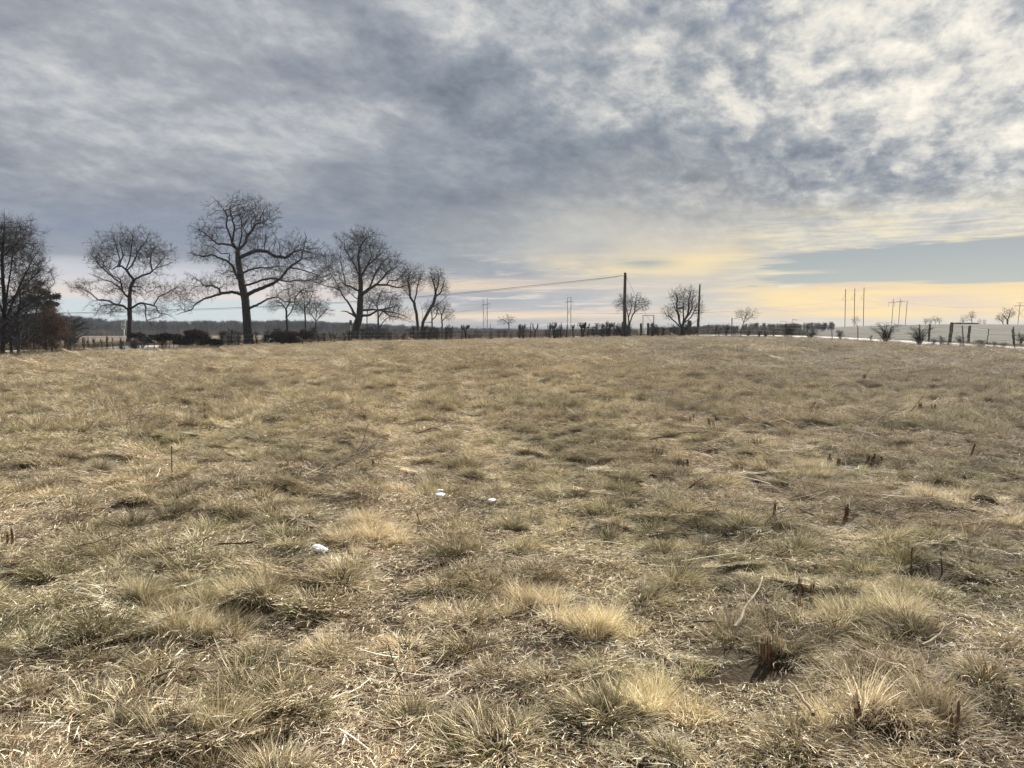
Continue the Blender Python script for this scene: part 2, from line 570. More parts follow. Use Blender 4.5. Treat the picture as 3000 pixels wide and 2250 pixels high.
def vcol_mat(name, rough=.9, transl=0.0, tint=False, gain=1.0, sat=1.0):
    """material whose colour is stored per blade or leaf, any painted shade or haze included"""
    m, nt = mat_new(name)
    a = nt.nodes.new('ShaderNodeAttribute'); a.attribute_name = 'Col'
    colr = a.outputs['Color']
    if tint:
        t = nt.nodes.new('ShaderNodeAttribute'); t.attribute_type = 'INSTANCER'; t.attribute_name = 'tint'
        v = nt.nodes.new('ShaderNodeVectorMath'); v.operation = 'MULTIPLY'
        nt.links.new(colr, v.inputs[0]); nt.links.new(t.outputs['Vector'], v.inputs[1])
        colr = v.outputs[0]
    d = nt.nodes.new('ShaderNodeBsdfPrincipled')
    nt.links.new(colr, d.inputs['Base Color'])
    d.inputs['Roughness'].default_value = rough
    d.inputs['Specular IOR Level'].default_value = 0.06
    out = nt.nodes.new('ShaderNodeOutputMaterial')
    if transl > 0:
        tr = nt.nodes.new('ShaderNodeBsdfTranslucent')
        nt.links.new(colr, tr.inputs['Color'])
        mx = nt.nodes.new('ShaderNodeMixShader'); mx.inputs[0].default_value = transl
        nt.links.new(d.outputs[0], mx.inputs[1]); nt.links.new(tr.outputs[0], mx.inputs[2])
        nt.links.new(mx.outputs[0], out.inputs[0])
    else: nt.links.new(d.outputs[0], out.inputs[0])
    return m


grass_m = vcol_mat('dry_blades', .8, .30, True)
grass_c = vcol_mat('tussock_blades', .85, .10, True)
weed_m = vcol_mat('weed_stems', .9, .15, True)
leaf_m = vcol_mat('evergreen_sprays', .85, .12)

# ------------------------------------------------------------------ ground sheet
azs = np.concatenate([np.arange(-180, -50, 6.0), np.arange(-50, -42, 1.0), np.arange(-42, 42, 0.25), np.arange(42, 50, 1.0), np.arange(50, 180, 6.0)])
rs = np.concatenate([[0.3, 0.8], np.geomspace(1.4, 95, 330), np.geomspace(98, 420, 60), np.geomspace(440, 700, 10)])
AZg, RSg = np.meshgrid(np.radians(azs), rs)
X, Y = RSg * np.sin(AZg), RSg * np.cos(AZg)
Z = base_z(X, Y) + hum(X, Y)
V = np.stack([X, Y, Z], -1).reshape(-1, 3)
nr, na = X.shape
i, j = np.meshgrid(np.arange(nr - 1), np.arange(na), indexing='ij')
j2 = (j + 1) % na
F = np.stack([i * na + j, (i + 1) * na + j, (i + 1) * na + j2, i * na + j2], -1).reshape(-1, 4)[:, ::-1]
e = edge_dist(X, Y)
base_c = np.array([.075, .058, .036])
verge = np.array([.10, .095, .045])
lf = np.array([.165, .135, .10])
rf = np.array([.085, .080, .062])
colr = np.ones(X.shape + (3,)) * base_c
vm = (sstep(1.0, -1.0, e) if False else 1 - sstep(-1.0, 1.5, e))[..., None]
colr = colr * (1 - vm) + verge * vm
fm = (1 - sstep(-22, -14, e))[..., None]
side = sstep(0.25, 0.34, np.arctan2(X, Y))[..., None]
colr = colr * (1 - fm) + (lf * (1 - side) + rf * side) * fm
stripe = (n5(X / 9, Y / 30) * .25 + n2(X / 40, Y / 60) * .3)[..., None]
colr = colr * (1 + stripe * fm)
ground_m, nt = mat_new('field_soil_and_thatch')
a = nt.nodes.new('ShaderNodeAttribute'); a.attribute_name = 'Col'
pv = objpos(nt)
f1, _ = noise(pv, 3.0, 8, .65, .5)
f2, _ = noise(pv, 40.0, 5, .65, .5)
f3, _ = noise(pv, 0.35, 6, .6, .3)
k_ = (0.45 + f1 * 0.5 + f2 * 0.4 + f3 * 0.3)
vm2 = nt.nodes.new('ShaderNodeVectorMath'); vm2.operation = 'SCALE'
nt.links.new(a.outputs['Color'], vm2.inputs[0]); nt.links.new(k_.s, vm2.inputs['Scale'])
finish(nt, vm2.outputs[0], .95, f2 + f1, .7, .1, .04)
ground = link('ground', new_mesh('ground', V, F, None, colr.reshape(-1, 3), ground_m, True))
tag(ground, kind='structure')

# ------------------------------------------------------------------ road
rp = np.array([P(a, b, c_) for a, b, c_ in ROADC])[:, :2]


def catmull(p, n=14):
    out = []
    q = np.vstack([2 * p[0] - p[1], p, 2 * p[-1] - p[-2]])
    for k in range(1, len(q) - 2):
        for t in np.arange(n) / n:
            out.append(.5 * ((2 * q[k]) + (q[k + 1] - q[k - 1]) * t + (2 * q[k - 1] - 5 * q[k] + 4 * q[k + 1] - q[k + 2]) * t * t
                             + (3 * q[k] - q[k - 1] - 3 * q[k + 1] + q[k + 2]) * t ** 3))
    out.append(q[-2])
    return np.array(out)


rc = catmull(rp)
tg = np.gradient(rc, axis=0); tg /= np.linalg.norm(tg, axis=1)[:, None]
nrm = np.stack([-tg[:, 1], tg[:, 0]], 1)
offs = np.linspace(-3.4, 3.4, 9)
rv_ = []
for k in range(len(rc)):
    for q, o in enumerate(offs):
        p = rc[k] + nrm[k] * (o + (0.12 * n1(k * .9, q) if abs(o) > 3.3 else 0))
        rv_.append((p[0], p[1], 0))
rv_ = np.array(rv_)
rv_[:, 2] = base_z(rv_[:, 0], rv_[:, 1]) + 0.15 - 0.04 * (np.tile(offs, len(rc)) / 3.4) ** 2
m9 = len(offs)
rf4 = [(k * m9 + q, k * m9 + q + 1, (k + 1) * m9 + q + 1, (k + 1) * m9 + q) for k in range(len(rc) - 1) for q in range(m9 - 1)]
road_m, nt = mat_new('pale_worn_road')
f1, _ = noise(objpos(nt), 0.8, 6, .6, .4)
f2, _ = noise(objpos(nt), 60, 3, .6)
finish(nt, mixc(smooth(f1, .35, .65), (.40, .385, .36), (.54, .52, .485)), .9, f2, .3, .2)
tag(link('road', new_mesh('road', rv_, rf4, None, None, road_m, True)), kind='structure')

# ================================================================== grass
def blades(n, root, az, L, pitch0, curl, width, nseg=3, roll=None, taper=1.0, seed=0):
    """n blades as tapered strips; pitch from horizontal in radians, curl = total pitch change"""
    rr = np.random.default_rng(seed)
    pts = np.zeros((n, nseg + 1, 3)); pts[:, 0] = root
    pit = pitch0.copy()
    azc = az.copy()
    dl = L / nseg
    bend = rr.normal(0, .22, n)
    for k in range(nseg):
        d = np.stack([np.cos(azc) * np.cos(pit), np.sin(azc) * np.cos(pit), np.sin(pit)], 1)
        pts[:, k + 1] = pts[:, k] + d * dl[:, None]
        pit = pit + curl / nseg
        azc = azc + bend
    roll = rr.uniform(-1.2, 1.2, n) if roll is None else roll
    side = np.stack([-np.sin(az) * np.cos(roll), np.cos(az) * np.cos(roll), np.sin(roll)], 1)
    Vv = np.zeros((n, 2 * nseg + 1, 3))
    for k in range(nseg):
        w = width * (1 - taper * .55 * k / nseg)
        Vv[:, 2 * k] = pts[:, k] - side * (w / 2)[:, None]
        Vv[:, 2 * k + 1] = pts[:, k] + side * (w / 2)[:, None]
    Vv[:, 2 * nseg] = pts[:, nseg]
    m = 2 * nseg + 1
    b0 = (np.arange(n) * m)[:, None]
    q = [np.stack([b0[:, 0] + 2 * k, b0[:, 0] + 2 * k + 1, b0[:, 0] + 2 * k + 3, b0[:, 0] + 2 * k + 2], 1) for k in range(nseg - 1)]
    F4 = np.concatenate(q) if q else None
    F3 = np.stack([b0[:, 0] + 2 * nseg - 2, b0[:, 0] + 2 * nseg - 1, b0[:, 0] + 2 * nseg], 1)
    return Vv.reshape(-1, 3), F4, F3, m


PAL = {'straw': (.69, .58, .40), 'pale': (.86, .79, .635), 'tan': (.50, .405, .275), 'grey': (.40, .345, .27), 'red': (.37, .24, .15),
       'green': (.21, .23, .085), 'olive': (.36, .33, .17), 'dark': (.10, .07, .045), 'white': (.90, .85, .74)}


def pick(n, mix, rr):
    ks = list(mix); w = np.array([mix[k] for k in ks], float); w /= w.sum()
    c_ = np.array([PAL[k] for k in ks])[rr.choice(len(ks), n, p=w)]
    return c_ * rr.uniform(.78, 1.18, (n, 1))


protos = bpy.data.collections.new('grass_sources')
PROTO = {}


def proto(kind, V, F4, F3, colv, m):
    cc = np.repeat(colv, m, 0) if len(colv) * m == len(V) else colv
    k = len(protos.objects)
    o = bpy.data.objects.new('grass_patch.%03d' % k, new_mesh('grass_patch.%03d' % k, V, F4, F3, cc, grass_c if 'clump' in kind or kind in ('mound', 'far', 'litter') else grass_m))
    protos.objects.link(o)
    PROTO.setdefault(kind, []).append(k)


def cat_mesh(parts):
    V, F4, F3, C = [], [], [], []
    o = 0
    for v, f4, f3, c_ in parts:
        V.append(v); C.append(c_)
        if f4 is not None and len(f4): F4.append(f4 + o)
        if f3 is not None and len(f3): F3.append(f3 + o)
        o += len(v)
    return np.concatenate(V), (np.concatenate(F4) if F4 else None), (np.concatenate(F3) if F3 else None), np.concatenate(C)


MAT_MIX = {'straw': 5, 'pale': 4.2, 'tan': 3.2, 'grey': 2.6, 'red': .8, 'olive': .6, 'dark': 1.3, 'white': 2.0}
for s in range(8):                                   # lodged, matted blades
    rr = np.random.default_rng(100 + s)
    n = 900
    r = .50 * np.sqrt(rr.random(n)); t = rr.random(n) * 2 * pi
    x, y = r * np.cos(t), r * np.sin(t)
    nz = Noise2(300 + s)
    top = .012 + .075 * np.maximum(nz(x * 5, y * 5) + .12, 0)
    root = np.stack([x, y, rr.random(n) ** 1.3 * top - .015], 1)
    az = nz(x * 3.0 + 7, y * 3.0) * 4.5 + rr.normal(0, .6, n) + rr.choice([0, pi], n, p=[.7, .3])
    L = rr.uniform(.05, .24, n)
    pitch = rr.normal(.16, .20, n); curl = -rr.uniform(.0, 1.0, n)
    w = np.where(rr.random(n) < .25, rr.uniform(.007, .011, n), rr.uniform(.004, .007, n))
    v, f4, f3, m = blades(n, root, az, L, pitch, curl, w, 3, seed=s)
    c_ = pick(n, MAT_MIX, rr)
    # a few broad pale leaves
    proto('mat', v, f4, f3, c_, m)
for s in range(5):                                   # thin layer of short litter on the soil
    rr = np.random.default_rng(150 + s)
    n = 1100
    r = .5 * np.sqrt(rr.random(n)); t = rr.random(n) * 2 * pi
    root = np.stack([r * np.cos(t), r * np.sin(t), rr.uniform(-.004, .022, n)], 1)
    v, f4, f3, m = blades(n, root, rr.random(n) * 2 * pi, rr.uniform(.03, .12, n), rr.normal(.05, .13, n), -rr.uniform(0, .4, n), rr.uniform(.003, .0075, n), 2, seed=s)
    proto('litter', v, f4, f3, pick(n, {'tan': 5, 'grey': 4, 'straw': 4, 'pale': 2.5, 'dark': 5, 'red': 1.5}, rr), m)
for s in range(6):                                   # upright tufts, greener at the foot
    rr = np.random.default_rng(200 + s)
    n = 150
    r = (.05 + .02 * (s % 3)) * np.sqrt(rr.random(n)); t = rr.random(n) * 2 * pi
    root = np.stack([r * np.cos(t), r * np.sin(t), np.full(n, -.01)], 1)
    az = t + rr.normal(0, .5, n)
    L = rr.uniform(.07, .17, n) * (1.25 if s % 3 == 0 else 1)
    pitch = 1.42 - r / .08 * .35 - np.abs(rr.normal(0, .22, n)); curl = -rr.uniform(.1, 1.1, n)
    v, f4, f3, m = blades(n, root, az, L, pitch, curl, rr.uniform(.0018, .0038, n), 3, seed=s)
    mix = [{'straw': 4, 'pale': 2, 'tan': 3, 'olive': 2}, {'straw': 3, 'tan': 3, 'red': 1.2, 'olive': 1, 'pale': 1}, {'olive': 5, 'straw': 3, 'green': 2.2, 'tan': 1}][s % 3]
    c_ = pick(n, mix, rr)
    cc = np.repeat(c_, m, 0).reshape(n, m, 3)
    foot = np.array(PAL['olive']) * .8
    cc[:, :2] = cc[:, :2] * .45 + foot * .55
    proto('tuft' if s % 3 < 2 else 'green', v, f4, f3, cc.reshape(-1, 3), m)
for s in range(6):                                   # dense upright clumps, grey-green foot darkened with painted shade, pale at the tips
    rr = np.random.default_rng(250 + s)
    n = 430
    RR = .12 + .02 * (s % 3)
    r = RR * np.sqrt(rr.random(n)); t = rr.random(n) * 2 * pi
    lean = rr.random() * 2 * pi; la = .25
    x, y = r * np.cos(t), r * np.sin(t)
    root = np.stack([x, y, -.02 + .03 * (1 - r / RR)], 1)
    az = np.arctan2(y + np.sin(lean) * la * RR, x + np.cos(lean) * la * RR) + rr.normal(0, .5, n)
    L = rr.uniform(.09, .20, n) * (1.2 - .35 * r / RR)
    pitch = 1.50 - (r / RR) * .75 - np.abs(rr.normal(0, .25, n)); curl = -rr.uniform(.1, 1.3, n)
    v, f4, f3, m = blades(n, root, az, L, pitch, curl, rr.uniform(.003, .0065, n), 3, seed=s)
    c_ = pick(n, [{'straw': 5, 'pale': 2, 'tan': 3, 'olive': 2, 'grey': 2}, {'straw': 3, 'tan': 4, 'red': 1.0, 'grey': 3, 'pale': 1}, {'olive': 2.5, 'straw': 4, 'green': .8, 'tan': 3, 'grey': 1}][s % 3], rr)
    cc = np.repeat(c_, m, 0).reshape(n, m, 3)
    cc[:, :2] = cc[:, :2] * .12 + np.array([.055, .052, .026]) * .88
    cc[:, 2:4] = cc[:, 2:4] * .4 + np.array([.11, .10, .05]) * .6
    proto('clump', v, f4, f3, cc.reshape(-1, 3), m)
for s in range(6):                                   # drooping mounds combed over
    rr = np.random.default_rng(400 + s)
    n = 420
    RR = .20 + .03 * (s % 3); H = .075 + .035 * (s % 2)
    r = RR * np.sqrt(rr.random(n)); t = rr.random(n) * 2 * pi
    lean = rr.random() * 2 * pi
    x, y = r * np.cos(t), r * np.sin(t)
    z = H * (1 - (r / RR) ** 2) + rr.normal(0, .008, n)
    root = np.stack([x, y, z - .02], 1)
    az = np.arctan2(y * 1.2 + np.sin(lean) * .12, x * 1.2 + np.cos(lean) * .12) + rr.normal(0, .45, n)
    L = rr.uniform(.06, .19, n)
    pitch = rr.normal(.45, .32, n); curl = -rr.uniform(.7, 1.9, n)
    v, f4, f3, m = blades(n, root, az, L, pitch, curl, rr.uniform(.0035, .007, n), 3, seed=s)
    mix = {'straw': 5, 'pale': 2.5, 'tan': 5, 'grey': 2, 'red': 1.3, 'olive': 1.6, 'dark': .8}
    proto('mound', v, f4, f3, pick(n, mix, rr), m)
FAR_MIX = {'straw': 4, 'pale': 2, 'tan': 5, 'grey': 4.5, 'red': 1, 'olive': 1.2, 'dark': 2.4}
for s in range(4):                                   # wide coarse patch for the far field
    rr = np.random.default_rng(500 + s)
    n = 1300
    r = 1.05 * np.sqrt(rr.random(n)); t = rr.random(n) * 2 * pi
    x, y = r * np.cos(t), r * np.sin(t)
    nz = Noise2(600 + s)
    clump = np.maximum(nz(x * 2.4, y * 2.4) + .15, 0)
    root = np.stack([x, y, rr.random(n) * (.02 + .10 * clump) - .01], 1)
    az = nz(x + 7, y) * 3 + rr.normal(0, .8, n)
    L = rr.uniform(.08, .22, n)
    pitch = rr.normal(.12, .18, n) + clump * .6; curl = -rr.uniform(.2, 1.2, n)
    v, f4, f3, m = blades(n, root, az, L, pitch, curl, rr.uniform(.007, .014, n), 2, seed=s)
    proto('far', v, f4, f3, pick(n, FAR_MIX, rr), m)
for s in range(4):                                   # far clump, tufty
    rr = np.random.default_rng(700 + s)
    n = 260
    r = .26 * np.sqrt(rr.random(n)); t = rr.random(n) * 2 * pi
    x, y = r * np.cos(t) * 1.3, r * np.sin(t)
    root = np.stack([x, y, .10 * (1 - (r / .26) ** 2) - .02], 1)
    az = t + rr.normal(0, .6, n)
    v, f4, f3, m = blades(n, root, az, rr.uniform(.09, .20, n), rr.normal(1.0, .3, n), -rr.uniform(.2, 1.2, n), rr.uniform(.007, .012, n), 2, seed=s)
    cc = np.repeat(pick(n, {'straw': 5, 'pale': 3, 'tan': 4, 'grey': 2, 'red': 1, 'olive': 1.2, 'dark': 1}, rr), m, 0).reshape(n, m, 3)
    cc[:, :2] = cc[:, :2] * .2 + np.array([.075, .07, .038]) * .8  # foot darkened in the colour to stand for shade inside the clump
    proto('farclump', v, f4, f3, cc.reshape(-1, 3), m)
for s in range(3):                                   # loose stalks and bark strips
    rr = np.random.default_rng(800 + s)
    n = 34
    r = .5 * np.sqrt(rr.random(n)); t = rr.random(n) * 2 * pi
    root = np.stack([r * np.cos(t), r * np.sin(t), rr.uniform(.04, .09, n)], 1)
    v, f4, f3, m = blades(n, root, rr.random(n) * 2 * pi, rr.uniform(.12, .5, n), rr.normal(.02, .14, n), rr.normal(0, .15, n), rr.uniform(.003, .007, n), 3, taper=.3, seed=s)
    proto('stalk', v, f4, f3, pick(n, {'white': 3, 'grey': 3, 'dark': 3, 'tan': 2}, rr), m)


def scatter_group(coll):
    ng = bpy.data.node_groups.new('scatter', 'GeometryNodeTree')
    ng.interface.new_socket('Geometry', in_out='INPUT', socket_type='NodeSocketGeometry')
    ng.interface.new_socket('Geometry', in_out='OUTPUT', socket_type='NodeSocketGeometry')
    N, L = ng.nodes, ng.links
    gi, go = N.new('NodeGroupInput'), N.new('NodeGroupOutput')
    ci = N.new('GeometryNodeCollectionInfo')
    ci.inputs['Collection'].default_value = coll
    ci.inputs['Separate Children'].default_value = True
    ci.inputs['Reset Children'].default_value = True
    ip = N.new('GeometryNodeInstanceOnPoints')
    ip.inputs['Pick Instance'].default_value = True

    def att(nm, ty):
        a = N.new('GeometryNodeInputNamedAttribute'); a.data_type = ty
        a.inputs['Name'].default_value = nm
        return a.outputs[0]
    er = N.new('FunctionNodeEulerToRotation')
    L.new(att('rot', 'FLOAT_VECTOR'), er.inputs[0])
    L.new(gi.outputs[0], ip.inputs['Points'])
    L.new(ci.outputs[0], ip.inputs['Instance'])
    L.new(att('idx', 'INT'), ip.inputs['Instance Index'])
    L.new(er.outputs[0], ip.inputs['Rotation'])
    L.new(att('scl', 'FLOAT_VECTOR'), ip.inputs['Scale'])
    L.new(ip.outputs[0], go.inputs[0])
    return ng


def scatter(name, coll, pos, idx, rot, scl, tint):
    me = bpy.data.meshes.new(name)
    n = len(pos)
    me.vertices.add(n)
    me.vertices.foreach_set('co', np.asarray(pos, np.float32).ravel())
    for nm, ty, arr in (('idx', 'INT', np.asarray(idx, np.int32)), ('rot', 'FLOAT_VECTOR', np.asarray(rot, np.float32).ravel()),
                        ('scl', 'FLOAT_VECTOR', np.asarray(scl, np.float32).ravel()), ('tint', 'FLOAT_VECTOR', np.asarray(tint, np.float32).ravel())):
        a = me.attributes.new(nm, ty, 'POINT')
        a.data.foreach_set('value' if ty == 'INT' else 'vector', arr)
    o = link(name, me)
    md = o.modifiers.new('scatter', 'NODES')
    md.node_group = scatter_group(coll)
    return o


def fan(r0, r1, dens, az=38.0, seed=0):
    rr = np.random.default_rng(seed)
    a = R(az)
    n = int(a * (r1 * r1 - r0 * r0) * dens)
    r = np.sqrt(rr.uniform(r0 * r0, r1 * r1, n)); t = rr.uniform(-a, a, n)
    return r * np.sin(t), r * np.cos(t), rr


SN = {}     # places the grass must keep clear of: (x, y, radius)
KEEP = []


def lay(kinds, x, y, rr, smin, smax, zoff=0.0, tilt=0.85, flow=True, zs=(.8, 1.25), emin=-0.6, cov=None, keepout=True):
    keep = edge_dist(x, y) > emin + rr.uniform(-.8, .3, len(x))
    if cov is not None: keep &= cov(x, y, rr)
    for kx, ky, kr in (KEEP if keepout else []): keep &= np.hypot(x - kx, y - ky) > kr
    x, y = x[keep], y[keep]
    n = len(x)
    h = .09
    z = gz(x, y)
    gx = (gz(x + h, y) - z) / h * tilt; gy = (gz(x, y + h) - z) / h * tilt
    nn = np.stack([-gx, -gy, np.ones(n)], 1); nn /= np.linalg.norm(nn, axis=1)[:, None]
    th = (n3(x / 2.2, y / 2.2) * 4 if flow else rr.uniform(0, 2 * pi, n)) + rr.normal(0, .7, n) + (rr.random(n) < .4) * rr.uniform(0, 2 * pi, n)
    t0 = np.stack([np.cos(th), np.sin(th), np.zeros(n)], 1)
    xa = t0 - nn * (t0 * nn).sum(1)[:, None]; xa /= np.linalg.norm(xa, axis=1)[:, None]
    ya = np.cross(nn, xa)
    rot = np.stack([np.arctan2(ya[:, 2], nn[:, 2]), -np.arcsin(np.clip(xa[:, 2], -1, 1)), np.arctan2(xa[:, 1], xa[:, 0])], 1)
    s = rr.uniform(smin, smax, n)
    scl = np.stack([s, s, s * rr.uniform(*zs, n)], 1)
    ids = np.concatenate([PROTO[k] for k in kinds])
    idx = rr.choice(ids, n)
    # the colour of the sward drifts: warmer and yellower to the left, greener patches; the grey to the right is haze painted into the tint
    big = n2(x / 6, y / 6); b2 = n5(x / 1.6, y / 1.6); b3 = n4(x / .7, y / .7)
    v = np.clip(1.08 + .12 * big + .18 * b2 + .18 * b3 + .50 * tracks(x, y) * (1 - sstep(30, 70, y)) + rr.normal(0, .16, n), .5, 1.5)
    gr = sstep(-.12, .35, n1(x / 3.1 + 40, y / 3.1) + .10 * (x < 1)) * (1 - sstep(8, 30, y)) * .26 + .03 + .05 * (1 - sstep(-2, 1, x)) * (1 - sstep(4, 9, y))
    rt = sstep(-3, 9, x - y * .12)
    tint = np.stack([v * (1 - .12 * gr - .05 * rt), v * (1 - .02 * gr - .02 * rt), v * (1 - .16 * gr + .07 * rt)], 1)
    return np.stack([x, y, z + zoff], 1), idx, rot, scl, tint


def join(ls): return [np.concatenate(a) for a in zip(*ls)]

# ================================================================== trees
def resample(pts, step):
    pts = np.asarray(pts, float)
    seg = np.linalg.norm(np.diff(pts, axis=0), axis=1)
    t = np.concatenate([[0], np.cumsum(seg)])
    n = max(2, int(round(t[-1] / step)) + 1)
    q = np.linspace(0, t[-1], n)
    return np.stack([np.interp(q, t, pts[:, k]) for k in range(3)], 1)


class Tubes:
    def __init__(s): s.V, s.F4, s.F3, s.n = [], [], [], 0

    def add(s, pts, rad, sides, cap=True):
        pts = np.asarray(pts, float); rad = np.asarray(rad, float)
        k = len(pts)
        if k < 2: return
        d = np.gradient(pts, axis=0)
        d /= np.maximum(np.linalg.norm(d, axis=1), 1e-9)[:, None]
        ref = np.array([0.31, 0.93, 0.17]) if abs(d[0, 1]) < .8 else np.array([.93, .1, .3])
        a = np.cross(d, ref); a /= np.linalg.norm(a, axis=1)[:, None]
        b = np.cross(d, a)
        th = np.arange(sides) * 2 * pi / sides
        ring = pts[:, None] + rad[:, None, None] * (np.cos(th)[None, :, None] * a[:, None] + np.sin(th)[None, :, None] * b[:, None])
        s.V.append(ring.reshape(-1, 3))
        i, j = np.meshgrid(np.arange(k - 1), np.arange(sides), indexing='ij')
        j2 = (j + 1) % sides
        s.F4.append((np.stack([i * sides + j, i * sides + j2, (i + 1) * sides + j2, (i + 1) * sides + j], -1).reshape(-1, 4)) + s.n)
        s.n += k * sides
        if cap and sides > 3:
            s.V.append(pts[-1:] + d[-1:] * rad[-1] * .4)
            e0 = s.n - sides
            s.F3.append(np.array([[e0 + q, e0 + (q + 1) % sides, s.n] for q in range(sides)]))
            s.n += 1

    def mesh(s, name, mat, col=None):
        V = np.concatenate(s.V)
        c_ = None if col is None else np.ones((len(V), 3)) * col
        return new_mesh(name, V, np.concatenate(s.F4), np.concatenate(s.F3) if s.F3 else None, c_, mat, True)


def grow(start_nodes, start_par, attr, step, di, dk, iters, jit, up, rr, maxn=24000):
    """space colonisation: nodes grow towards points spread through the crown"""
    N = [tuple(p) for p in start_nodes]
    par = list(start_par)
    pos = np.array(N)
    A = attr.copy()
    d = np.linalg.norm(A[:, None] - pos[None], axis=2) if len(A) * len(pos) < 4e6 else None
    if d is None:
        near = np.zeros(len(A), int); dist = np.full(len(A), 1e9)
        for k in range(0, len(pos), 500):
            dd = np.linalg.norm(A[:, None] - pos[None, k:k + 500], axis=2)
            m = dd.min(1); w = m < dist
            near[w] = dd.argmin(1)[w] + k; dist[w] = m[w]
    else: near, dist = d.argmin(1), d.min(1)
    alive = dist > dk
    nk = np.zeros(len(pos), int)
    for it in range(iters):
        act = alive & (dist < di)
        if not act.any() or len(pos) > maxn: break
        ids = near[act]
        vec = A[act] - pos[ids]
        vec /= np.linalg.norm(vec, axis=1)[:, None]
        u, inv = np.unique(ids, return_inverse=True)
        sm = np.zeros((len(u), 3)); np.add.at(sm, inv, vec)
        ln = np.linalg.norm(sm, axis=1); ok = ln > 1e-3
        u, sm, ln = u[ok], sm[ok], ln[ok]
        full = nk[u] >= 5
        if full.any():
            alive &= ~np.isin(near, u[full])
            u, sm, ln = u[~full], sm[~full], ln[~full]
        if not len(u): continue
        nk[u] += 1
        nk = np.concatenate([nk, np.zeros(len(u), int)])
        dr = sm / ln[:, None] + rr.normal(0, jit, (len(u), 3)) + np.array([0, 0, up])
        dr /= np.linalg.norm(dr, axis=1)[:, None]
        new = pos[u] + dr * step * rr.uniform(.75, 1.25, (len(u), 1))
        b0 = len(pos)
        pos = np.concatenate([pos, new]); par.extend(u.tolist())
        al = np.where(alive)[0]
        dd = np.linalg.norm(A[al][:, None] - new[None], axis=2)
        m = dd.min(1); am = dd.argmin(1)
        w = m < dist[al]
        near[al[w]] = am[w] + b0; dist[al[w]] = m[w]
        alive &= dist > dk
    return pos, np.array(par)


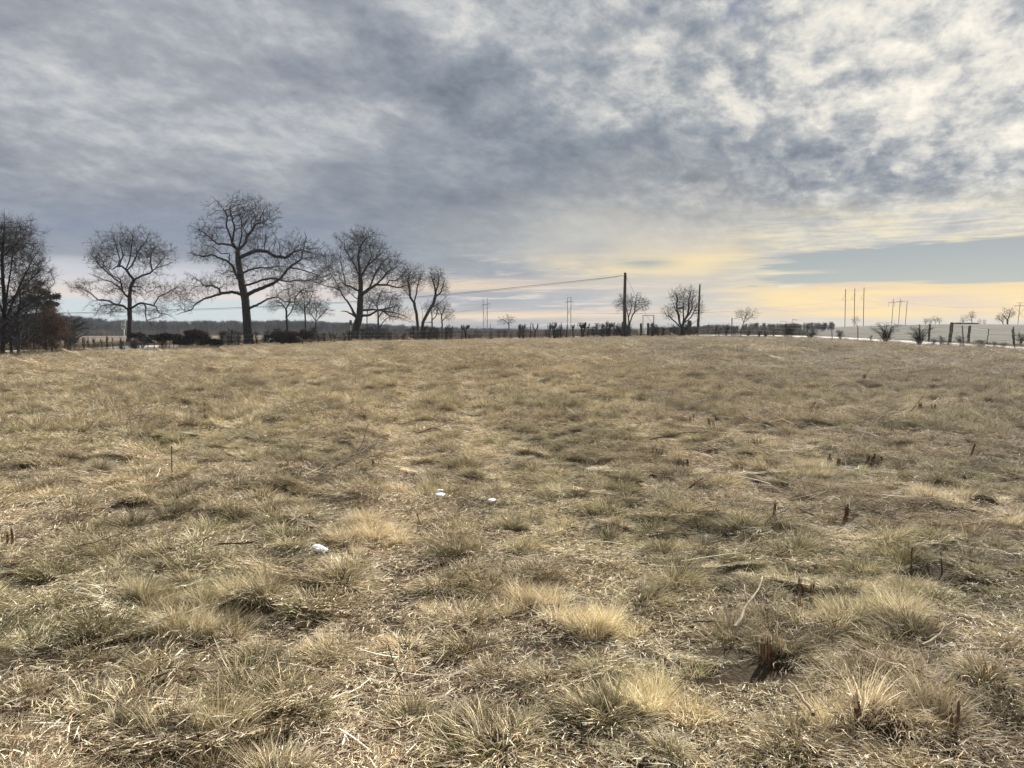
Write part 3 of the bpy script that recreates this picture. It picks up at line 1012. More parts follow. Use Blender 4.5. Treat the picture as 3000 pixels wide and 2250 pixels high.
def bare_tree(name, label, trunk, limbs, blobs, D, rbase, step=5.0, natt=1500, jit=.25, up=.0, di=9, dk=2.2, rtip=.33, twigs=2,
              twig_len=7.0, deep=.75, seed=1, mat=None, group=None, cat='tree', dshift=0.0, twig_r=.26, spread=.35, iters=150, rmul=1.0,
              drop=0.0, ground_at=None):
    """trunk, limbs: picture-plane polylines (px, py) with an optional start radius; built in 3-D about depth D"""
    rr = np.random.default_rng(seed)
    mat = mat or bark
    mpp = D / FX                      # metres per picture pixel

    def w3(p, dep): return P(p[0], p[1], D + dep * mpp)
    base = P(trunk[0][0], trunk[0][1], D)
    gzb = float(base_z(base[0], base[1])[0])
    tpts = np.array([w3(p, 0) for p in trunk])
    if tpts[0, 2] > gzb - .05: tpts = np.vstack([[tpts[0, 0], tpts[0, 1], gzb - .15], tpts])
    tr = resample(tpts, step * mpp)
    tr[1:-1] += rr.normal(0, .35 * mpp, (len(tr) - 2, 3))
    nodes = list(tr); par = [-1] + list(range(len(tr) - 1))
    owner = [0] * len(tr)
    minr = [0.0] * len(tr)
    nT = len(tr)
    for li, (pl, r0) in enumerate(limbs):
        side = rr.choice([-1, 1])
        ln = sum(math.dist(pl[k], pl[k + 1]) for k in range(len(pl) - 1))
        acc, pts = 0.0, []
        arr = np.array(nodes)
        # start from the nearest existing node in the picture plane
        p0 = w3(pl[0], 0)
        dd = np.hypot(arr[:, 0] - p0[0], arr[:, 2] - p0[2])
        st = int(dd.argmin())
        dep0 = (arr[st, 1] - D) / mpp
        slope = side * rr.uniform(.25, .9) * spread / .35 * .6
        for k, p in enumerate(pl):
            if k: acc += math.dist(pl[k - 1], p)
            pts.append(w3(p, dep0 + slope * acc))
        pts[0] = arr[st]
        q = resample(pts, step * mpp)
        if len(q) > 3: q[1:-1] += rr.normal(0, .20 * step * mpp * min(1, jit * 3), (len(q) - 2, 3))
        prev = st
        own = li + 1 if st < nT else owner[st]
        for k in range(1, len(q)):
            nodes.append(q[k]); par.append(prev); owner.append(own)
            minr.append(r0 * mpp * (1 - .9 * k / len(q)))
            prev = len(nodes) - 1
    att = []
    tot = sum(b[2] * b[3] for b in blobs)
    for cx, cy, rx, ry in blobs:
        k = max(8, int(natt * rx * ry / tot))
        v = rr.normal(0, 1, (k, 3)); v /= np.linalg.norm(v, axis=1)[:, None]
        v *= rr.random((k, 1)) ** (1 / 2.0) * (1 + .36 * np.sin(np.arctan2(v[:, 2:], v[:, :1]) * 5 + cx * .37) * np.cos(v[:, 1:2] * 3 + cy)) * 1.03
        dz_ = deep * min(rx, ry * 1.3 if ry * 1.3 > rx * .5 else rx)
        for q in v: att.append(w3((cx + q[0] * rx, cy - q[2] * ry), q[1] * dz_))
    pos, par = grow(nodes, par, np.array(att), step * mpp * .8, di * step * mpp, dk * mpp * 1.6, iters, jit, up, rr)
    n = len(pos)
    owner = owner + [0] * (n - len(owner)); minr = np.array(minr + [0.0] * (n - len(minr)))
    for k in range(n):
        if k >= len(nodes): owner[k] = owner[par[k]]
    # new growth that leaves the trunk becomes limbs of its own
    kids = [[] for _ in range(n)]
    for k in range(1, n): kids[par[k]].append(k)
    # radii from the tips down
    tips = np.zeros(n)
    for k in range(n - 1, -1, -1):
        if not kids[k]: tips[k] = 1
        if par[k] >= 0: tips[par[k]] += tips[k]
    # note: parents always precede children
    rt = rtip * mpp
    ex = 1 / max(.30, math.log(rbase * mpp / rt) / math.log(max(tips[0], 3)))
    rad = rt * tips ** (1 / ex)
    rad = np.maximum(rad, minr) * rmul
    rad[:nT] = np.maximum(rad[:nT], np.linspace(rbase * mpp, max(rad[nT - 1], rbase * .42 * mpp), nT))
    flare = np.exp(-(pos[:nT, 2] - pos[0, 2]) / (rbase * mpp * 2.2))
    rad[:nT] *= 1 + .45 * flare
    for k in range(1, n):
        if k != 0 and rad[k] > rad[par[k]]: rad[k] = rad[par[k]] * .96
    # chains
    parts = {}
    stack = [(0, -1)]
    while stack:
        s0, pr = stack.pop()
        ch = [pr, s0] if pr >= 0 else [s0]
        own = owner[s0]
        cur = s0
        while kids[cur]:
            ks = kids[cur]
            if cur < nT - 1 and s0 == 0: nx = cur + 1
            else: nx = max(ks, key=lambda q: rad[q] + (1e-3 if q < len(nodes) else 0))
            for q in ks:
                if q != nx: stack.append((q, cur))
            if s0 == 0 and nx >= nT and cur == nT - 1:
                stack.append((nx, cur)); break
            ch.append(nx); cur = nx
        rd = rad[ch].copy()
        if pr >= 0: rd[0] = min(rd[0], rd[1] * 1.15)
        if not kids[cur]: rd[-1] *= .6
        key = ('trunk',) if s0 == 0 else (('limb', own) if own else ('crown',))
        mx = rd.max() / mpp
        sides = 10 if mx > 5 else 6 if mx > 1.6 else 4 if mx > .8 else 3
        parts.setdefault(key, Tubes()).add(pos[ch], rd, sides)
    # fine twigs
    tw = Tubes()
    cen = np.array([w3((np.mean([b[0] for b in blobs]), max(b[1] for b in blobs)), 0)])[0]
    thin = [k for k in range(nT, n) if rad[k] < rt * 3.2]
    for k in thin:
        m = twigs + 1 if not kids[k] else (1 if rr.random() < .42 * twigs / 2 else 0)
        if m == 0: continue
        d0 = pos[k] - pos[par[k]]
        d0 /= np.linalg.norm(d0) + 1e-9
        ow = pos[k] - cen; ow /= np.linalg.norm(ow) + 1e-9
        for _ in range(m):
            d1 = d0 * .6 + ow * .5 + rr.normal(0, .42, 3) + np.array([0, 0, up * .8]); d1 /= np.linalg.norm(d1)
            d2 = d1 + rr.normal(0, .35, 3) + np.array([0, 0, up * .8 - drop]); d2 /= np.linalg.norm(d2)
            L = twig_len * mpp * rr.uniform(.4, 1.5)
            p1 = pos[k] + d1 * L * .5; p2 = p1 + d2 * L * .5
            tw.add(np.array([pos[k], p1, p2]), np.array([1, .75, .25]) * twig_r * mpp, 3, False)
            if rr.random() < .6:
                d3 = d1 + rr.normal(0, .5, 3); d3 /= np.linalg.norm(d3)
                tw.add(np.array([p1, p1 + d3 * L * .45]), np.array([.6, .22]) * twig_r * mpp, 3, False)
    org = np.array([base[0], base[1], gzb])
    t = thing(name, label, cat, org, group)
    for key, tb in parts.items():
        for v in tb.V: v -= org
        o = link({'trunk': 'trunk', 'limb': 'limb', 'crown': 'branches'}[key[0]], tb.mesh(name + '_' + key[0], mat), t)
        if key[0] == 'crown': o['kind'] = 'stuff'
    if tw.V:
        for v in tw.V: v -= org
        o = link('twigs', tw.mesh(name + '_twigs', mat), t)
        o['kind'] = 'stuff'
    return t


def sc2(origin, s, pts):
    return [(origin[0] + x / s, origin[1] + y / s) for x, y in pts]


# --- the great oak left of the middle
o_ = (500, 550); k_ = 3.318
S = lambda *p: sc2(o_, k_, p)
oak_limbs = [
    (S((690, 1040), (600, 1010), (510, 1025), (430, 1050), (330, 1080), (240, 1130), (200, 1190), (60, 1230)), 5),
    (S((500, 1020), (470, 980), (400, 950), (340, 960), (250, 880), (150, 820)), 2.6),
    (S((745, 1050), (800, 1010), (900, 970), (1000, 930), (1080, 870), (1130, 800), (1200, 740), (1270, 690), (1300, 560), (1320, 480), (1300, 430)), 6.2),
    (S((1270, 690), (1380, 680), (1500, 650)), 1.6), (S((1290, 680), (1350, 600), (1440, 580)), 1.5),
    (S((790, 1180), (860, 1130), (950, 1080), (1040, 1060), (1110, 1110), (1200, 1110)), 4),
    (S((715, 960), (800, 930), (880, 900), (1000, 880), (1120, 910), (1250, 900), (1350, 920), (1400, 890)), 3.2),
    (S((1130, 800), (1250, 790), (1350, 820), (1440, 850), (1500, 920)), 2.6),
    (S((700, 830), (760, 800), (860, 775), (960, 780), (1050, 760), (1120, 770)), 3.4),
    (S((680, 680), (760, 640), (840, 610), (940, 620), (1020, 670), (1120, 680), (1200, 620)), 3.4),
    (S((690, 930), (640, 850), (600, 760), (550, 710), (490, 690), (400, 650), (320, 670), (200, 640)), 4.6),
    (S((650, 860), (610, 815), (565, 805)), 3.2),
    (S((645, 600), (590, 560), (520, 545), (460, 550), (400, 500), (330, 440), (240, 390), (185, 370)), 2.8),
    (S((575, 730), (570, 640), (490, 640), (430, 580), (330, 560)), 2),
    (S((645, 600), (600, 540), (570, 440), (540, 370), (550, 280), (520, 220), (450, 130), (400, 90)), 3.6),
    (S((600, 540), (620, 380), (590, 280), (570, 200), (600, 130), (560, 70)), 2.6),
    (S((660, 620), (690, 480), (690, 400), (690, 330), (660, 230), (640, 200), (700, 120), (700, 80)), 3),
    (S((660, 620), (730, 530), (740, 470), (790, 420), (830, 350), (900, 340), (980, 280), (1050, 240)), 3.6),
    (S((820, 360), (820, 290), (800, 220), (850, 150), (880, 110)), 2), (S((870, 350), (900, 220), (960, 150)), 1.6),
    (S((740, 470), (700, 380), (760, 300), (740, 200), (780, 130)), 1.8),
]
bare_tree('oak_tree', 'tallest bare tree, a crooked spreading oak with a thick dark trunk', S((760, 1530), (745, 1350), (738, 1250), (725, 1080), (690, 930), (660, 720), (648, 600)),
          oak_limbs, [(705, 620, 95, 52), (615, 690, 62, 50), (605, 745, 60, 30), (600, 835, 70, 38), (548, 880, 35, 36), (760, 640, 65, 40),
                      (865, 735, 80, 52), (800, 790, 90, 55), (885, 830, 60, 36), (918, 745, 34, 20), (925, 800, 30, 24), (735, 700, 80, 60), (690, 800, 60, 60)],
          80, 11.5, natt=6500, jit=.24, step=4.2, seed=11, twigs=3, twig_len=8, rtip=.22, twig_r=.20, dk=2.0, di=8)
# --- tree behind the speed sign
o_ = (200, 640); k_ = 4.609
lb = [
    (S((890, 830), (830, 760), (780, 690), (720, 640), (650, 650), (590, 690), (510, 640), (400, 680)), 3.4),
    (S((720, 640), (700, 560), (640, 350), (600, 200)), 2.0), (S((745, 650), (740, 500), (700, 330), (700, 190)), 2.0),
    (S((820, 720), (850, 640), (900, 560), (940, 440), (1050, 300), (1090, 200)), 2.3), (S((800, 700), (830, 560), (860, 350), (880, 230)), 1.7),
    (S((900, 830), (1000, 770), (1100, 740), (1180, 670), (1300, 520), (1360, 450)), 3.0), (S((1130, 720), (1110, 600), (1120, 470), (1180, 380)), 1.9),
    (S((1180, 680), (1280, 640), (1400, 600), (1480, 550)), 1.4), (S((1150, 730), (1220, 770), (1300, 750), (1400, 780)), 1.3),
    (S((860, 1220), (930, 1160), (980, 1140), (1100, 1160), (1190, 1190), (1210, 1270), (1320, 1290), (1420, 1340)), 3.6),
    (S((1000, 1150), (1050, 1200), (1040, 1300), (1060, 1390), (1190, 1480)), 2.4), (S((1060, 1390), (1200, 1340), (1320, 1290)), 1.2),
    (S((1120, 1160), (1220, 1060), (1340, 1000), (1440, 940), (1540, 860)), 2.2),
    (S((800, 1240), (740, 1180), (640, 1165), (560, 1120), (490, 1100), (400, 1100), (320, 1020), (200, 950), (70, 880)), 3.6),
    (S((620, 1160), (540, 1165), (450, 1180), (400, 1240), (370, 1310)), 2.0), (S((640, 1165), (580, 1240), (570, 1330)), 1.4),
    (S((650, 1165), (720, 1080), (760, 1030)), 1.8), (S((490, 1100), (400, 1105), (300, 1120), (220, 1230)), 1.0),
    (S((810, 1080), (760, 1020), (720, 960), (650, 900), (580, 855), (480, 830), (410, 790), (290, 750)), 3.2),
    (S((740, 940), (700, 820), (600, 770), (520, 680), (450, 560), (340, 500)), 2.2), (S((730, 950), (620, 940), (550, 990), (500, 1060)), 1.8),
    (S((845, 960), (900, 980), (980, 1030), (1040, 1100)), 1.8), (S((850, 930), (980, 920), (1060, 1000), (1160, 960)), 1.3),
    (S((640, 880), (520, 740), (480, 640)), 1.4), (S((590, 820), (430, 640), (300, 470)), 1.3),
]
bare_tree('spreading_tree', 'bare tree with drooping lower limbs standing behind the white speed sign', S((815, 1660), (828, 1540), (830, 1250), (828, 1050), (845, 920), (890, 830)),
          lb, [(370, 715, 100, 48), (300, 760, 52, 50), (440, 752, 75, 48), (240, 842, 42, 26), (495, 862, 55, 36), (325, 905, 58, 22), (445, 912, 62, 24), (375, 840, 90, 46)],
          86, 6.6, natt=3300, jit=.13, step=4.4, seed=12, up=.12, twigs=4, twig_len=12, twig_r=.19, rtip=.20)
# --- second big tree
o_ = (850, 620); k_ = 3.858
ld = [
    (S((770, 1220), (700, 1160), (640, 1130), (570, 1125)), 4.6),
    (S((740, 1190), (690, 1080), (650, 1020), (600, 960), (570, 890), (500, 860), (400, 840), (300, 800), (200, 790)), 4.6),
    (S((570, 890), (540, 820), (480, 740), (430, 650), (400, 520), (330, 470)), 2.2), (S((480, 740), (480, 640), (470, 500), (430, 400)), 1.6),
    (S((780, 900), (740, 880), (690, 850), (620, 830), (560, 760), (540, 620)), 3), (S((620, 830), (600, 700), (570, 560)), 1.5),
    (S((785, 760), (760, 680), (730, 600), (680, 520), (620, 430), (610, 330)), 3), (S((790, 740), (785, 650), (770, 500), (780, 400), (740, 280), (690, 210)), 3.2),
    (S((770, 480), (800, 380), (870, 290)), 1.8), (S((800, 740), (820, 700), (880, 600), (920, 500), (900, 400), (930, 330)), 3), (S((880, 600), (1000, 500), (1060, 440)), 1.8),
    (S((805, 960), (820, 930), (900, 870), (980, 820), (1060, 740), (1100, 680), (1180, 640)), 5), (S((900, 870), (960, 700), (1040, 580), (1150, 480)), 2.2),
    (S((980, 820), (1110, 830), (1220, 860), (1330, 830), (1450, 780)), 2.6), (S((1110, 830), (1120, 780), (1200, 780), (1280, 700), (1330, 620)), 2),
    (S((800, 1190), (900, 1170), (1000, 1110), (1120, 1090), (1250, 1060)), 4), (S((810, 1120), (930, 1105), (1040, 1120), (1130, 1180), (1250, 1200), (1340, 1240)), 3.6),
    (S((1040, 1120), (1180, 1140), (1300, 1180), (1400, 1250)), 2), (S((800, 1000), (720, 960), (660, 900)), 2),
]
bare_tree('broad_tree', 'second largest bare tree, its stout trunk forking low, right of the oak', S((735, 1470), (750, 1300), (785, 1180), (795, 1000), (800, 800), (790, 740)),
          ld, [(1060, 735, 85, 50), (1125, 785, 68, 46), (968, 785, 52, 50), (930, 822, 32, 20), (1185, 820, 36, 36), (1060, 695, 46, 28), (1155, 918, 56, 22), (1005, 845, 50, 30), (1060, 800, 60, 50)],
          92, 10.5, natt=4300, jit=.16, step=4.2, seed=13, up=.12, twigs=4, twig_len=12, twig_r=.19, rtip=.20)
# --- smaller trees beyond the road
SM = [
    ('slender_tree', 'small forked tree behind the right end of the second dark bush', [(842, 990), (841, 950), (838, 905)], [([(840, 930), (852, 915), (860, 895)], 2), ([(838, 905), (826, 890), (805, 880)], 1.6), ([(838, 905), (850, 885), (846, 865)], 1.6)],
     [(838, 872, 50, 34), (870, 900, 25, 25), (800, 895, 25, 22)], 100, 3.4, 900),
    ('slender_tree', 'small upright tree rising behind the gap between oak and broad tree', [(895, 990), (895, 950), (893, 905), (890, 870)], [([(893, 905), (906, 885), (915, 862)], 1.4), ([(893, 915), (878, 895), (868, 875)], 1.4)],
     [(893, 875, 42, 40)], 104, 2.3, 800),
    ('slender_tree', 'low wide-crowned tree just left of the broad tree', [(926, 990), (925, 950), (926, 935)], [([(926, 940), (908, 915), (900, 900)], 1.4), ([(926, 938), (928, 910), (925, 890)], 1.4), ([(926, 940), (950, 915), (965, 900)], 1.4)],
     [(927, 905, 46, 28)], 102, 2.0, 800),
    ('slender_tree', 'slim tree seen behind the low right limbs of the broad tree', [(1108, 1005), (1108, 960), (1108, 915), (1103, 885)], [([(1108, 930), (1122, 912), (1140, 900)], 1.7), ([(1105, 900), (1090, 880), (1078, 868)], 1.6), ([(1104, 890), (1112, 865), (1118, 850)], 1.4), ([(1109, 965), (1125, 940), (1150, 920)], 2)],
     [(1112, 870, 52, 32), (1150, 885, 30, 26)], 104, 3.0, 1100),
    ('slender_tree', 'thin straight tree close to the right of the broad trunk', [(1076, 1000), (1075, 950), (1076, 905)], [([(1076, 915), (1084, 895), (1092, 880)], 1.0)], [(1080, 890, 22, 26)], 106, 1.6, 300),
    ('leaning_pair_tree', 'upright tree with narrow twin crown, left one of the leaning pair', [(1226, 1000), (1223, 947), (1220, 918), (1213, 887)],
     [([(1213, 887), (1202, 871), (1200, 845), (1195, 822), (1200, 800)], 2.4), ([(1214, 885), (1220, 861), (1223, 835), (1233, 812), (1236, 795)], 2.4), ([(1202, 871), (1186, 850), (1180, 838)], 1.2)],
     [(1200, 812, 26, 40), (1228, 815, 20, 38), (1188, 850, 16, 18)], 98, 4.2, 1000),
    ('leaning_pair_tree', 'tree leaning to the right, right one of the leaning pair', [(1236, 1000), (1239, 944), (1254, 915), (1270, 889), (1276, 866)],
     [([(1276, 866), (1275, 845), (1268, 822), (1262, 800)], 2.2), ([(1275, 870), (1291, 858), (1298, 838), (1303, 820)], 2), ([(1262, 903), (1285, 890), (1306, 871), (1314, 860)], 1.7), ([(1276, 860), (1284, 832), (1286, 805)], 1.6), ([(1239, 944), (1238, 915), (1232, 890)], 1)],
     [(1275, 815, 28, 32), (1292, 840, 22, 26)], 98, 4.6, 1100),
    ('slender_tree', 'small tree under the leaning one with a curved side branch', [(1267, 1000), (1266, 950), (1265, 915)], [([(1266, 945), (1252, 944), (1245, 945)], 1.4), ([(1266, 938), (1278, 925), (1284, 905)], 1.3)],
     [(1266, 900, 24, 18)], 96, 2.2, 350),
    ('slender_tree', 'small round-headed tree at the right end of the tree group', [(1296, 1000), (1295, 950), (1294, 925)], [([(1295, 940), (1304, 930), (1315, 935)], 1.4), ([(1294, 925), (1286, 905), (1282, 895)], 1.1), ([(1294, 925), (1302, 905), (1306, 890)], 1.1)],
     [(1298, 905, 26, 26), (1312, 925, 18, 14)], 98, 2.3, 500),
    ('round_tree', 'small distant round-headed tree between the two left pylons', [(1491, 975), (1491, 956), (1490, 945)], [([(1490, 950), (1476, 937), (1468, 935)], .9), ([(1490, 948), (1502, 932), (1508, 925)], .9), ([(1490, 948), (1488, 930), (1485, 922)], .9)],
     [(1488, 938, 24, 15), (1470, 945, 14, 9)], 190, 1.7, 420),
    ('pole_side_tree', 'bare tree growing against the tall utility pole', [(1846, 990), (1842, 956), (1843, 934)], [([(1843, 940), (1838, 914), (1832, 895), (1822, 880)], 1.2), ([(1845, 955), (1854, 921), (1865, 910), (1881, 900), (1896, 893)], 1.6), ([(1856, 918), (1862, 885), (1868, 856)], 1.0), ([(1843, 930), (1850, 900), (1848, 880)], .9)],
     [(1850, 888, 38, 26), (1822, 890, 22, 22), (1880, 890, 24, 22)], 88, 2.6, 900),
    ('thicket_tree', 'many-stemmed tree behind the green street signs', [(2000, 990), (1999, 965), (2000, 952)],
     [([(1999, 965), (1992, 949), (1987, 920), (1976, 902), (1973, 888), (1966, 875)], 2.6), ([(1988, 925), (1982, 894), (1985, 875), (1976, 852)], 2.0), ([(2000, 955), (2003, 931), (2001, 905), (2003, 880)], 1.8),
      ([(2000, 952), (2006, 938), (2015, 920), (2019, 900), (2018, 880), (2024, 852)], 2.6), ([(2012, 940), (2022, 916), (2028, 902), (2027, 882)], 1.8), ([(2008, 950), (2025, 929), (2032, 915), (2041, 894), (2050, 885)], 1.9),
      ([(2006, 965), (2021, 956), (2032, 945), (2043, 938)], 1.5), ([(1996, 965), (1989, 956), (1980, 944), (1969, 936), (1955, 938)], 1.6), ([(1975, 940), (1960, 925), (1950, 930)], .9)],
     [(1988, 868, 30, 24), (2022, 872, 28, 28), (2005, 895, 36, 26), (1962, 915, 22, 22), (2044, 905, 20, 26)], 86, 6.0, 1500),
    ('slender_tree', 'small crooked bare tree along the wire fence, right of the short pole', [(2168, 990), (2172, 968), (2179, 944)], [([(2179, 944), (2184, 930), (2190, 912)], .9), ([(2179, 944), (2172, 925), (2163, 915)], .8), ([(2180, 943), (2196, 932), (2205, 922)], .8)],
     [(2190, 922, 30, 18), (2166, 925, 14, 12)], 78, 1.2, 260),
    ('ridge_tree', 'tall forked tree on the ridge beside the far right pylon', [(2952, 957), (2951, 940), (2951, 935)], [([(2951, 938), (2958, 925), (2960, 912), (2966, 905)], 1.3), ([(2951, 938), (2944, 930), (2938, 922)], .9)],
     [(2955, 920, 24, 18), (2936, 928, 18, 13), (2968, 915, 10, 14)], 228, 2.3, 450),
    ('ridge_tree', 'leaning round tree on the ridge, left of the tall forked one', [(2941, 955), (2938, 945), (2934, 940)], [([(2935, 941), (2925, 934), (2918, 932)], .8)], [(2930, 934, 16, 10)], 229, 1.2, 220),
    ('ridge_tree', 'bare tree on the ridge rising behind the dark farm sheds', [(2847, 953), (2847, 940), (2848, 930)], [([(2848, 932), (2842, 922), (2838, 915)], .7), ([(2848, 932), (2850, 920), (2850, 912)], .7)],
     [(2847, 924, 14, 14), (2828, 932, 14, 9)], 229, 1.1, 260),
    ('ridge_tree', 'faint low tree on the ridge right of the trio of poles', [(2508, 957), (2508, 948)], [([(2508, 950), (2503, 940)], .4)], [(2508, 938, 14, 10)], 250, .7, 150),
]
for q, (nm, lbl, tk, lm, bl, D, rb, na_) in enumerate(SM):
    bare_tree(nm, lbl, tk, lm, bl, D, rb, natt=int(na_ * 1.3), step=3.2 if D < 150 else 2.2, jit=.17, up=.12, seed=40 + q, twigs=2,
              twig_len=9 if D < 150 else 4, twig_r=.19, rtip=.21 if D < 150 else .2, mat=bark if D < 150 else bark_far,
              group='small bare trees beyond the road' if D < 150 else 'trees on the skyline', dk=2.0)
for q, (cx, cy, w) in enumerate([(2712, 945, 9), (2725, 943, 9), (2740, 940, 10), (2752, 942, 9), (2818, 945, 8), (2790 + 80, 948, 7), (2884, 948, 6)]):
    where = ['first', 'second', 'third, tallest', 'last', '', '', ''][q]
    lbl = (where + ' of the row of small trees on the ridge right of the arching shrubs') if q < 4 else ['small tree on the ridge at the left end of the sheds', 'scrubby small tree on the ridge right of the sheds', 'lowest scrub tree on the ridge between sheds and forked tree'][q - 4]
    bare_tree('ridge_tree', lbl, [(cx, 954), (cx, cy + 2)], [], [(cx, cy - 4, w, 9)], 229, .6, natt=130, step=2, jit=.25, up=.1, seed=80 + q,
              twigs=2, twig_len=3, twig_r=.2, rtip=.24, mat=bark_far, group='trees on the skyline', dk=1.6)

# --- left edge: dense trees with upswept branches
bare_tree('hedgerow_tree', 'tall dense bare tree at the left edge, branches sweeping up to the right', [(8, 1052), (8, 1000), (10, 950), (14, 900)],
          [([(10, 950), (40, 880), (66, 820), (96, 760), (125, 715)], 4), ([(12, 920), (24, 840), (36, 760), (46, 690), (52, 650)], 3.4), ([(14, 900), (8, 820), (6, 740), (14, 660), (12, 632)], 3.2),
           ([(10, 960), (60, 905), (100, 880), (140, 850), (160, 830)], 3), ([(12, 925), (-20, 840), (-40, 760), (-60, 690)], 3.5), ([(30, 900), (70, 840), (110, 800), (142, 765)], 2),
           ([(36, 760), (66, 700), (84, 668)], 1.7), ([(10, 980), (50, 940), (90, 925), (120, 905)], 2.4), ([(8, 985), (-40, 920), (-90, 860)], 3)],
          [(40, 740, 90, 95), (90, 810, 65, 70), (10, 700, 70, 60), (-60, 780, 80, 110), (110, 880, 48, 34), (40, 900, 80, 50)],
          49, 6.5, natt=2900, jit=.10, up=.14, seed=21, twigs=3, twig_len=24, step=6.6, twig_r=.25, rtip=.32, mat=bark)
bare_tree('hedgerow_tree', 'thinner dark tree second from the left edge with tangled low branches', [(33, 1050), (33, 1010), (36, 970), (50, 930)],
          [([(40, 955), (70, 925), (95, 900), (110, 880)], 2.2), ([(50, 930), (60, 880), (56, 830), (70, 780)], 1.8), ([(34, 1000), (60, 975), (90, 962), (130, 958)], 1.6), ([(34, 990), (10, 950), (-10, 920)], 2)],
          [(60, 900, 55, 60), (70, 970, 60, 40), (0, 950, 50, 50), (90, 850, 50, 40)],
          50, 4.2, natt=1700, jit=.22, up=.03, seed=22, twigs=2, twig_len=14, step=6, twig_r=.28, rtip=.42, mat=bark)
bare_tree('hedgerow_tree', 'bare bushy tree with rusty brown twigs above the pale road', [(138, 1037), (138, 1005), (140, 985)],
          [([(138, 1000), (120, 975), (110, 940)], 1.8), ([(140, 985), (150, 950), (155, 915)], 1.6), ([(139, 992), (165, 970), (190, 950)], 1.6), ([(139, 1000), (170, 990), (205, 985)], 1.3)],
          [(150, 925, 26, 26), (172, 950, 36, 26), (125, 955, 34, 34), (185, 985, 32, 12), (130, 995, 50, 14), (100, 985, 30, 20)],
          53, 2.8, natt=1900, jit=.35, up=-.02, seed=23, twigs=3, twig_len=12, step=5, twig_r=.26, rtip=.36, dk=2.0,
          mat=simple('rusty_twigs', (.055, .032, .028), (.12, .075, .062), 5, bump=.2))
bare_tree('hedgerow_tree', 'slim forked tree right of the rusty-twigged tree, beside the pale road', [(190, 1034), (190, 1010), (191, 995)],
          [([(190, 1010), (197, 990), (205, 975)], 1.1), ([(190, 1000), (180, 980), (176, 960)], 1.0)], [(192, 975, 28, 24), (208, 990, 18, 12)],
          55, 1.7, natt=600, jit=.3, seed=24, twigs=3, twig_len=9, step=4, twig_r=.26, rtip=.34, mat=bark_b)


def sprays(n, centers, rads, rr, size, cols, flat=.5):
    """leafy sprays: small crossed slivers spread through clumps"""
    k = rr.integers(0, len(centers), n)
    v = rr.normal(0, 1, (n, 3)); v /= np.linalg.norm(v, axis=1)[:, None]
    p = centers[k] + v * (rr.random((n, 1)) ** .45) * rads[k]
    d = v * .8 + rr.normal(0, .6, (n, 3)); d[:, 2] *= flat; d /= np.linalg.norm(d, axis=1)[:, None]
    s = np.cross(d, rr.normal(0, 1, (n, 3))); s /= np.linalg.norm(s, axis=1)[:, None]
    L = size * rr.uniform(.5, 1.5, (n, 1))
    V = np.stack([p - s * L * .16, p + s * L * .16, p + d * L], 1).reshape(-1, 3)
    return V, np.arange(3 * n).reshape(-1, 3), np.repeat(cols(p, rr), 3, 0)


def leafy(name, label, stems, clumps, D, n, size, cfun, seed, cat='bush', group=None, zr=.8, depth=None, hook=None):
    """stems: polylines (px, py, r px); clumps: (px, py, rx, ry) filled with sprays"""
    rr = np.random.default_rng(seed)
    mpp = D / FX
    b = P(stems[0][0][0], stems[0][0][1], D)
    org = np.array([b[0], b[1], float(base_z(b[0], b[1])[0])])
    t = thing(name, label, cat, org, group)
    for pl in stems:
        tb = Tubes()
        dep = rr.uniform(-6, 6) * mpp if len(stems) > 1 else 0
        pts = np.array([P(p[0], p[1], D + dep) for p in pl])
        pts[0, 2] = min(pts[0, 2], float(base_z(pts[0, 0], pts[0, 1])[0]) - .1)
        q = resample(pts, 5 * mpp) if len(pl) > 1 else pts
        q[1:] += rr.normal(0, .5 * mpp, (len(q) - 1, 3))
        tb.add(q - org, np.linspace(pl[0][2], pl[-1][2], len(q)) * mpp, 6)
        link('stem', tb.mesh('bush_stem', bark_b), t)
    cs = np.array([P(c_[0], c_[1], D) for c_ in clumps])
    rd = np.array([(c_[2] * mpp, (depth or c_[2]) * mpp * .8, c_[3] * mpp) for c_ in clumps])
    # break each clump into smaller ones for an uneven outline
    C, Rr = [], []
    for c_, r_ in zip(cs, rd):
        m = max(5, int(r_[0] * r_[2] * 26))
        v = rr.normal(0, 1, (m, 3)); v /= np.linalg.norm(v, axis=1)[:, None]
        C.append(c_ + v * rr.random((m, 1)) ** .4 * r_ * .85)
        Rr.append(np.ones((m, 3)) * rr.uniform(.28, .6, (m, 1)) * min(r_[0], r_[2]) * np.array([1.25, 1.1, .7]))
    C, Rr = np.concatenate(C), np.concatenate(Rr)
    V, F3, cc = sprays(n, C, Rr, rr, size, cfun)
    o = link('foliage', new_mesh(name + '_foliage', V - org, None, F3, cc, leaf_m), t)
    o['kind'] = 'stuff'
    return t


def c_hedge(p, rr):
    n = len(p)
    base = np.array([.018, .022, .014]) * rr.uniform(.6, 1.5, (n, 1))
    rust = np.array([.085, .036, .018]) * rr.uniform(.6, 1.4, (n, 1))
    z = p[:, 2]; f = sstep(np.quantile(z, .62), np.quantile(z, .95), z + rr.normal(0, .15, n)) * (rr.random(n) < .75)
    f *= (n2(p[:, 0] * .6, p[:, 1]) > -.15)
    return base * (1 - f[:, None]) + rust * f[:, None]


def c_cedar(p, rr):
    n = len(p)
    return np.where(rr.random((n, 1)) < .55, np.array([[.06, .066, .04]]), np.array([[.14, .105, .075]])) * rr.uniform(.5, 1.4, (n, 1))


